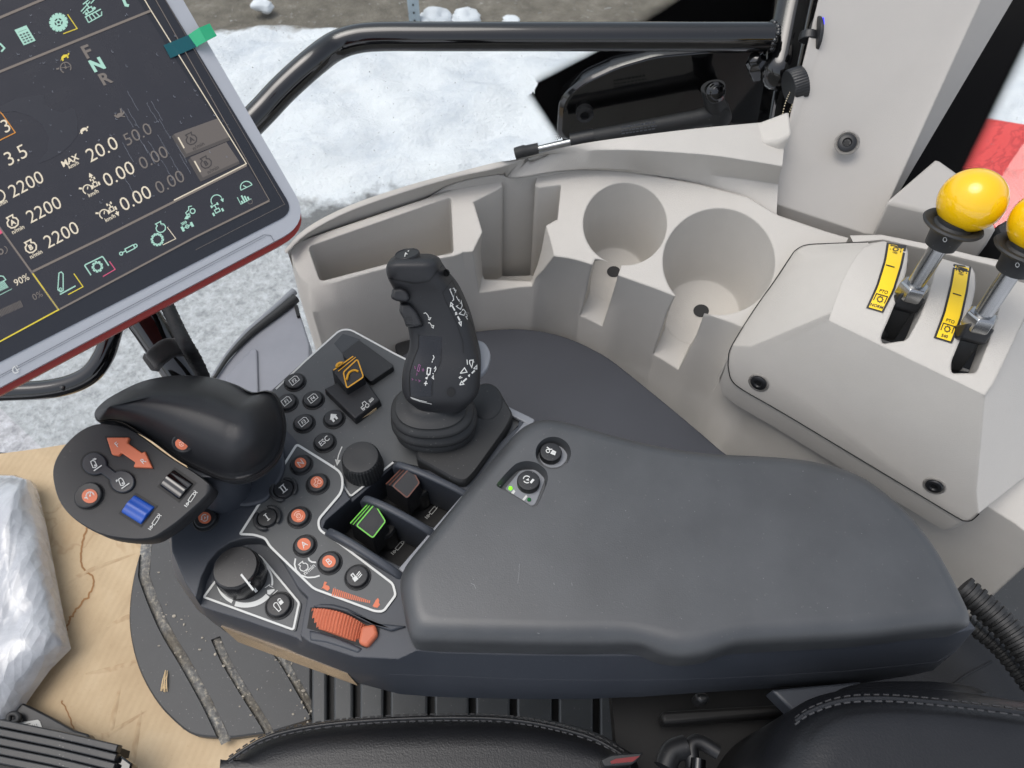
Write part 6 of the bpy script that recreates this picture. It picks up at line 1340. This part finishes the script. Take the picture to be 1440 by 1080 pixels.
m3 = [P(x, y, MZ) for x, y in mp_]; mb = MB(); mb.loft([[p - UP * .014 for p in m3], [p - UP * .002 for p in m3], inset(m3, .002)]); fmat = mb.build('floor_mat', M_mat, sharp=50)
tag(fmat, 'black rubber floor mat with dirty diagonal grooves on the cardboard', 'floor mat')
grooves = [[(207, 752), (203, 800), (205, 818), (230, 880), (262, 935), (292, 990), (318, 1045)], [(303, 897), (318, 930), (345, 975), (372, 1018), (388, 1050)], [(388, 915), (402, 935), (425, 975), (445, 1010)]]
M_dirt = NT('groove_dirt'); t = M_dirt; co = t.coord(); dn_ = t.noise(190, 5, .7, co); d2 = t.noise(14, 3, .6, co)
c = t.ramp(dn_, [(.35, lin((92, 94, 97))), (.52, lin((126, 126, 124))), (.68, lin((196, 188, 170)))]); t.link(t.mix(t.ramp(d2, [(.4, (0, 0, 0)), (.65, (.8, .8, .8))]), c, lin((96, 88, 74))), t.b.inputs['Base Color']); t.b.inputs['Roughness'].default_value = .8; t.setn(t.bump(dn_, .8, .002))
cutters = []
for gpts, wd in zip(grooves, (17, 14, 13)):
    s_ = spline([Vector((x, y, 0)) for x, y in gpts], 5); L = []; Rr = []
    for i, p in enumerate(s_):
        d = (s_[min(i + 1, len(s_) - 1)] - s_[max(i - 1, 0)]).normalized(); nn = Vector((-d.y, d.x, 0)); L.append(p + nn * wd / 2); Rr.append(p - nn * wd / 2)
    ring = L + Rr[::-1]; cutters.append(MB().loft([[P(p.x, p.y, MZ) - UP * .006 for p in ring], [P(p.x, p.y, MZ) + UP * .01 for p in ring]]))
cut(fmat, *cutters)
for gpts, wd in zip(grooves, (15, 12, 11)):
    s_ = spline([Vector((x, y, 0)) for x, y in gpts], 8); mb = MB(); rows = []
    for i, p in enumerate(s_):
        d = (s_[min(i + 1, len(s_) - 1)] - s_[max(i - 1, 0)]).normalized(); nn = Vector((-d.y, d.x, 0))
        rows.append([P(p.x + nn.x * wd * k, p.y + nn.y * wd * k, MZ - .0056) + UP * (.0022 * (1 - abs(k) * 2) + .0012 * mnoise.noise(Vector((p.x * .15, p.y * .15, k * 3)))) for k in (-.5, -.25, 0, .25, .5)])
    mb.loft(rows, closed=False); mb.build('dirt_in_groove', t.m, fmat, fix=False)
mb = MB(); rs2 = random.Random(4)
for k in range(7):
    a_ = P(234 + rs2.uniform(-2, 2), 945 + rs2.uniform(-3, 3), MZ + .002); b_ = P(226 + k * 1.5, 975 - rs2.uniform(0, 8), MZ + .002); mb.tube([a_, (a_ + b_) / 2 + UP * .002, b_], .0005, 6)
tag(mb.build('straw_wisp', mat('dry_straw', (205, 180, 140), .7)), 'dry frayed straw wisp lying on the rubber floor mat', 'straw')
mb = MB(); bm = bmesh.new(); bmesh.ops.create_icosphere(bm, subdivisions=1, radius=1)
for _ in range(80):
    g_ = rs2.choice(grooves + [[(300, 900), (350, 1000)], [(230, 850), (420, 1000)]]); i = rs2.randrange(len(g_) - 1); f = rs2.random(); x = g_[i][0] + (g_[i + 1][0] - g_[i][0]) * f + rs2.gauss(0, 9); y = g_[i][1] + (g_[i + 1][1] - g_[i][1]) * f + rs2.gauss(0, 7)
    if x < 205 or y > 1025 or y < 770: continue
    s_ = rs2.uniform(.0006, .0018); c = P(x, y, MZ + s_ * .4); d_ = Vector((rs2.uniform(.6, 1.8), rs2.uniform(.6, 1.4), .6)) * s_
    mb.add([c + Vector((v.co.x * d_.x, v.co.y * d_.y, v.co.z * d_.z)) for v in bm.verts], [tuple(v.index for v in f_.verts) for f_ in bm.faces])
bm.free(); gt = mb.build('mat_debris', mat('pale_grit', (160, 152, 138), .8, var=.2), sharp=20); struct(gt, 'stuff'); gt['label'] = 'pale grit and chaff scattered over the rubber mat'; gt['category'] = 'grit'
# ribbed step floor right of the mat
sp0 = thing('ribbed_step', 'dark ribbed rubber step floor below the armrest', 'floor panel', P(650, 1000, -.47))
M_step = mat('ribbed_rubber', (62, 64, 65), .42, grain=.25, gs=900, var=.12, dust=.6)
mb = MB(); xs = [437, 468, 505, 548, 610, 668, 726, 785, 843, 900]
for a_, b_ in zip(xs, xs[1:]):
    q = [P(x, y, -.462) for x, y in ((a_ + 1, 900), (b_ - 9, 900), (b_ - 9, 1060), (a_ + 1, 1060))]; mb.loft([[p - UP * .012 for p in q], q])
mb.build('rib', M_step, sp0, bev=.003); mb = MB(); q = [P(x, y, -.474) for x, y in ((437, 895), (930, 895), (930, 1065), (437, 1065))]; mb.loft([[p - UP * .008 for p in q], q]); mb.build('base_sheet', M_deep, sp0)
# wrapped plastic bag
def bag_mat():
    t = NT('milky_plastic_film'); co = t.coord(); b = t.b; n1 = t.noise(12, 6, .72, co, 1.2); n2 = t.noise(70, 4, .7, co, 1.0)
    t.link(t.ramp(n1, [(.3, lin((176, 179, 184))), (.6, lin((206, 209, 213)))]), b.inputs['Base Color']); b.inputs['Roughness'].default_value = .2; b.inputs['Transmission Weight'].default_value = .25; b.inputs['Coat Weight'].default_value = 1.0; b.inputs['Coat Roughness'].default_value = .08
    n3 = t.noise(9, 2, .4, co, 1.6); rg = t.ramp(n3, [(.44, (0, 0, 0)), (.5, (1, 1, 1)), (.56, (0, 0, 0))]); vo = t.add('ShaderNodeTexVoronoi'); vo.inputs['Scale'].default_value = 19; vo.inputs['Randomness'].default_value = 1; mpv = t.add('ShaderNodeMapping'); mpv.inputs['Scale'].default_value = (1.6, .7, 1); mpv.inputs['Rotation'].default_value = (0, 0, .6); t.link(co, mpv.inputs[0]); t.link(mpv.outputs[0], vo.inputs['Vector']); vo2 = t.add('ShaderNodeTexVoronoi'); vo2.inputs['Scale'].default_value = 60; t.link(mpv.outputs[0], vo2.inputs['Vector']); t.setn(t.bump(n2, .10, .003, t.bump(vo2.outputs['Distance'], .35, .006, t.bump(vo.outputs['Distance'], .38, .018)))); return t.m
bp = [(-60, 655), (0, 667), (22, 668), (44, 676), (58, 735), (70, 800), (82, 862), (92, 908), (62, 938), (35, 975), (15, 1005), (-60, 1030)]
b3 = [P(x, y, -.455) for x, y in bp]; cc = P(10, 840, -.43); rings = []
for k, (s_, z) in enumerate(((1.0, -.015), (1.0, 0), (.96, .012), (.85, .022), (.66, .03), (.45, .033), (.2, .034))):
    dense = []
    for i in range(len(b3)):
        for j in range(6): p = b3[i].lerp(b3[(i + 1) % len(b3)], j / 6); q = cc + (p - cc) * s_; q.z = p.z + z; q.z += (.011 * mnoise.fractal(q * 14, 1.0, 2, 2) + .006 * abs(mnoise.noise(q * 17))) * (1 if 1 < k else 0); dense.append(q)
    rings.append(dense)
mb = MB(); mb.loft(rings); tag(mb.build('plastic_bag', bag_mat(), sharp=70), 'crumpled milky plastic wrapped bundle on the cardboard', 'plastic bag')
# pedal block with ribs and black plate, bottom left
zp = reg(0, 960, 4.8)
pd_ = thing('ribbed_pedal', 'black ribbed pedal with scuffed ridges in the bottom left corner', 'pedal', P(60, 1050, -.43))
pts = zp([(-100, 240), (0, 255), (400, 335), (805, 435), (770, 600), (740, 760), (-100, 760)]); q = [P(x, y, -.425) for x, y in pts]; mb = MB(); mb.loft([[p - UP * .03 for p in q], q]); mb.build('pedal_plate', M_deep, pd_)
M_rib = mat('scuffed_black_ridge', (30, 31, 33), .38, var=.25, dust=.9, grain=.3)
for k in range(5):
    y = 272 + k * 62; a_ = [(-100, y - 22), (0, y), (400, y + 82), (790 - k * 9, y + 172)]; mb = MB(); s_ = spline([P(*zp([p])[0], -.416) for p in a_], 6); w_ = Vector((.1, .9, 0)).normalized() * .0048
    mb.loft([[p - w_ - UP * .012, p - w_ * .8, p + w_ * .8, p + w_ - UP * .012] for p in s_], closed=True); mb.build('ridge', M_rib, pd_, bev=.0012)
mb = MB(); q = [P(x, y, -.425) for x, y in zp([(770, 500), (815, 490), (890, 545), (870, 640), (760, 640)])]; mb.loft([[p - UP * .02 for p in q], q]); mb.build('end_bracket', M_gloss, pd_, bev=.002)
q = [P(x, y, -.460) for x, y in zp([(150, 135), (330, 225), (500, 320), (590, 345), (622, 390), (640, 520), (-100, 520), (-100, 250), (40, 250)])]; mb = MB(); mb.loft([[p - UP * .018 for p in q], q]); bpl = mb.build('pedal_base', M_black, bev=.002); tag(bpl, 'flat black base plate with a white paper label beside the ribbed pedal', 'base plate')
LB = zplane(-.4594); mb = MB(); lq = zp([(115, 272), (255, 250), (270, 262), (288, 315), (150, 300)]); mb.poly(LB, lq, .0004); lab = mb.build('paper_label', mat('paper_label', (205, 205, 200), .6), bpl, fix=False)
mb = MB(); mb.text(LB, 'TH', zp([(238, 290)])[0], (-.97, .2), 4.4, off=.0008); mb.line(LB, zp([(140, 286), (205, 276)]), 1.1, .0008); mb.build('label_print', M_decal_black, lab, fix=False)
mb = MB(); bb = spline([P(x, y, -.452) for x, y in zp([(60, 262), (62, 225), (90, 210), (120, 222), (122, 255), (85, 268)])], 5); mb.tube(bb, .0035, 10); mb.build('wire_loop', M_rubber, bpl, sharp=60)

# ------------------------------------------------------------------ seat
st = thing('driver_seat', 'black leather driver seat with stitched seams and a red latch', 'seat', P(700, 1100, -.3))
def pillow(px, z, name, r, depth, layers=8):
    c3 = [P(x, y, z) for x, y in [(x, y - 8) for x, y in px]]; c3 = spline([Vector(p) for p in c3], 5, True); rg = [[p - UP * depth for p in c3], [p - UP * r for p in c3]]
    for k in range(1, layers + 1): a_ = k / layers * pi / 2; rg.append([p - UP * (r - r * sin(a_)) for p in inset(c3, r * (1 - cos(a_)))])
    mb = MB(); mb.loft(rg); return mb.build(name, M_leather, st, sharp=70)
cush = [(298, 1085), (318, 1062), (358, 1036), (420, 1018), (500, 1009), (600, 1005), (700, 1005), (775, 1012), (838, 1028), (880, 1050), (906, 1080), (930, 1200), (600, 1300), (280, 1200)]
cu = pillow(cush, -.135, 'cushion', .030, .10)
bres = [(1082, 1090), (1100, 1040), (1128, 1000), (1168, 974), (1222, 963), (1300, 961), (1380, 967), (1450, 978), (1560, 1000), (1620, 1150), (1300, 1300), (1090, 1200)]
bk = pillow(bres, -.02, 'backrest', .035, .3)
hmp = [(1185, 985), (1215, 962), (1290, 957), (1370, 962), (1410, 985), (1400, 1060), (1200, 1060)]
pillow(hmp, -.045, 'side_bolster', .022, .1)
def stitch(px, z, step, parent, r=.0007):
    s_ = spline([P(x, y - 8, z) for x, y in px], 30); mb = MB(); acc = 0; last = s_[0]; seg = [s_[0]]; on_ = True
    for p in s_[1:]:
        acc += (p - last).length; last = p
        if on_: seg.append(p)
        if acc > step * (.66 if on_ else .34):
            if on_ and len(seg) > 1: mb.tube(seg, r, 6)
            acc = 0; on_ = not on_; seg = [p]
    mb.build('stitching', M_thread, parent, sharp=80)
def seam(px, z, parent, r=.0016): mb = MB(); mb.tube(spline([P(x, y - 8, z) for x, y in px], 8), r, 8); mb.build('seam', M_leather, parent, sharp=80)
for dy in (0, 9): stitch([(322, 1072 + dy), (368, 1043 + dy), (430, 1026 + dy), (520, 1016 + dy), (640, 1012 + dy), (735, 1017 + dy), (828, 1039 + dy), (884, 1068 + dy)], -.1375 + .0011 * dy, .0052, cu)
seam([(322, 1077), (368, 1048), (430, 1031), (520, 1021), (640, 1017), (735, 1022), (828, 1044), (882, 1074)], -.135, cu)
for dy in (0, 9): stitch([(1118, 1018 + dy), (1140, 1003 + dy), (1185, 988 + dy), (1240, 985 + dy), (1300, 989 + dy), (1380, 998 + dy), (1470, 1010 + dy)], -.0195 + .001 * dy, .0056, bk)
seam([(1118, 1023), (1140, 1008), (1185, 993), (1240, 990), (1300, 994), (1380, 1003), (1470, 1015)], -.018, bk)
mb = MB(); q = [P(x, y, -.12) for x, y in ((845, 1068), (860, 1061), (905, 1058), (898, 1068), (888, 1075), (850, 1078))]; mb.loft([[p - UP * .01 for p in q], q]); lt = mb.build('latch', M_black, st, bev=.001)
mb = MB(); q = [P(x, y, -.119) for x, y in ((858, 1071), (866, 1067), (900, 1063), (890, 1071), (860, 1074))]; mb.loft([[p - UP * .004 for p in q], q]); mb.build('red_button', mat('red_latch', (112, 16, 20), .35), lt)
# dark frame between cushion and backrest
mb = MB(); q = [P(x, y, -.20) for x, y in ((860, 975), (1180, 940), (1180, 1200), (880, 1200))]; mb.loft([[p - UP * .02 for p in q], q]); mb.build('seat_frame', M_deep, st)
mb = MB(); q = [P(x, y, -.16) for x, y in ((930, 1000), (1108, 990), (1105, 1005), (932, 1018))]; mb.loft([[p - UP * .02 for p in q], q]); mb.build('frame_bar', M_deep, st, bev=.003)
mb = MB(); q = [P(x, y, -.13) for x, y in ((977, 974), (998, 974), (998, 988), (983, 989))]; mb.loft([[p - UP * .02 for p in q], q]); mb.build('frame_tab', M_black, st, bev=.003)
mb = MB(); q = [P(x, y, -.15) for x, y in ((1066, 1036), (1100, 1020), (1098, 1040), (1082, 1058), (1060, 1064))]; mb.loft([[p - UP * .02 for p in q], q]); mb.build('hinge_cover', M_slate, st, bev=.002)
for pts_, r_ in (([(975, 1080), (972, 1050), (985, 1044), (1010, 1058)], .006), ([(935, 1080), (945, 1058), (965, 1050)], .009)):
    mb = MB(); mb.tube(spline([P(x, y, -.13) for x, y in pts_], 6), r_, 14); mb.build('adjuster_rod', M_black, st, sharp=60)
mb = MB(); mb.tube([P(980, 1100, -.125), P(982, 1068, -.125)], .006, 16); mb.build('steel_pin', M_gloss, st)
mb = MB(); q = [P(x, y, -.10) for x, y in ((1085, 970), (1212, 958), (1212, 966), (1180, 975), (1120, 1005))]; mb.loft([[p - UP * .02 for p in q], q]); mb.build('grey_bracket', M_slate, st, bev=.002)
# ------------------------------------------------------------------ corrugated hoses and black side panel at the right
M_leather2 = mat('black_grained_panel', (28, 29, 31), .45, grain=.7, gs=500, var=.08)
mb = MB(); q = [P(x, y, -.19) for x, y in ((1180, 930), (1300, 880), (1400, 870), (1520, 980), (1500, 1060), (1180, 1060))]; mb.loft([[p - UP * .02 for p in q], q]); sp3 = mb.build('rear_side_panel', M_leather2, bev=.002); tag(sp3, 'black grained panel with a seam under the corrugated hoses', 'panel')
mb = MB(); mb.tube([P(1395, 930, -.1895), P(1360, 948, -.1895), P(1338, 964, -.1895)], .0010, 8); mb.build('panel_seam', M_leather2, sp3)
def hose(px, z, r, pitch, name, lab):
    s_ = spline([P(x, y, z) for x, y in px], 40); path = [s_[0]]; rad = [r]; d = 0
    for a_, b_ in zip(s_, s_[1:]):
        d += (b_ - a_).length; path.append(b_); ph = (d / pitch) % 1; rad.append(r * (1 if ph < .55 else .84))
    mb = MB(); mb.tube(path, rad, 20); tag(mb.build(name, M_rubber, sharp=25), lab, 'hose', 'corrugated hoses behind the armrest')
hose([(1352, 826), (1378, 848), (1408, 876), (1440, 912), (1480, 970)], -.12, .0125, .0062, 'corrugated_hose', 'thicker upper black corrugated hose behind the armrest tip')
hose([(1350, 868), (1372, 885), (1404, 912), (1440, 956), (1470, 1000)], -.15, .0072, .0058, 'corrugated_hose', 'thinner lower black corrugated hose behind the armrest tip')
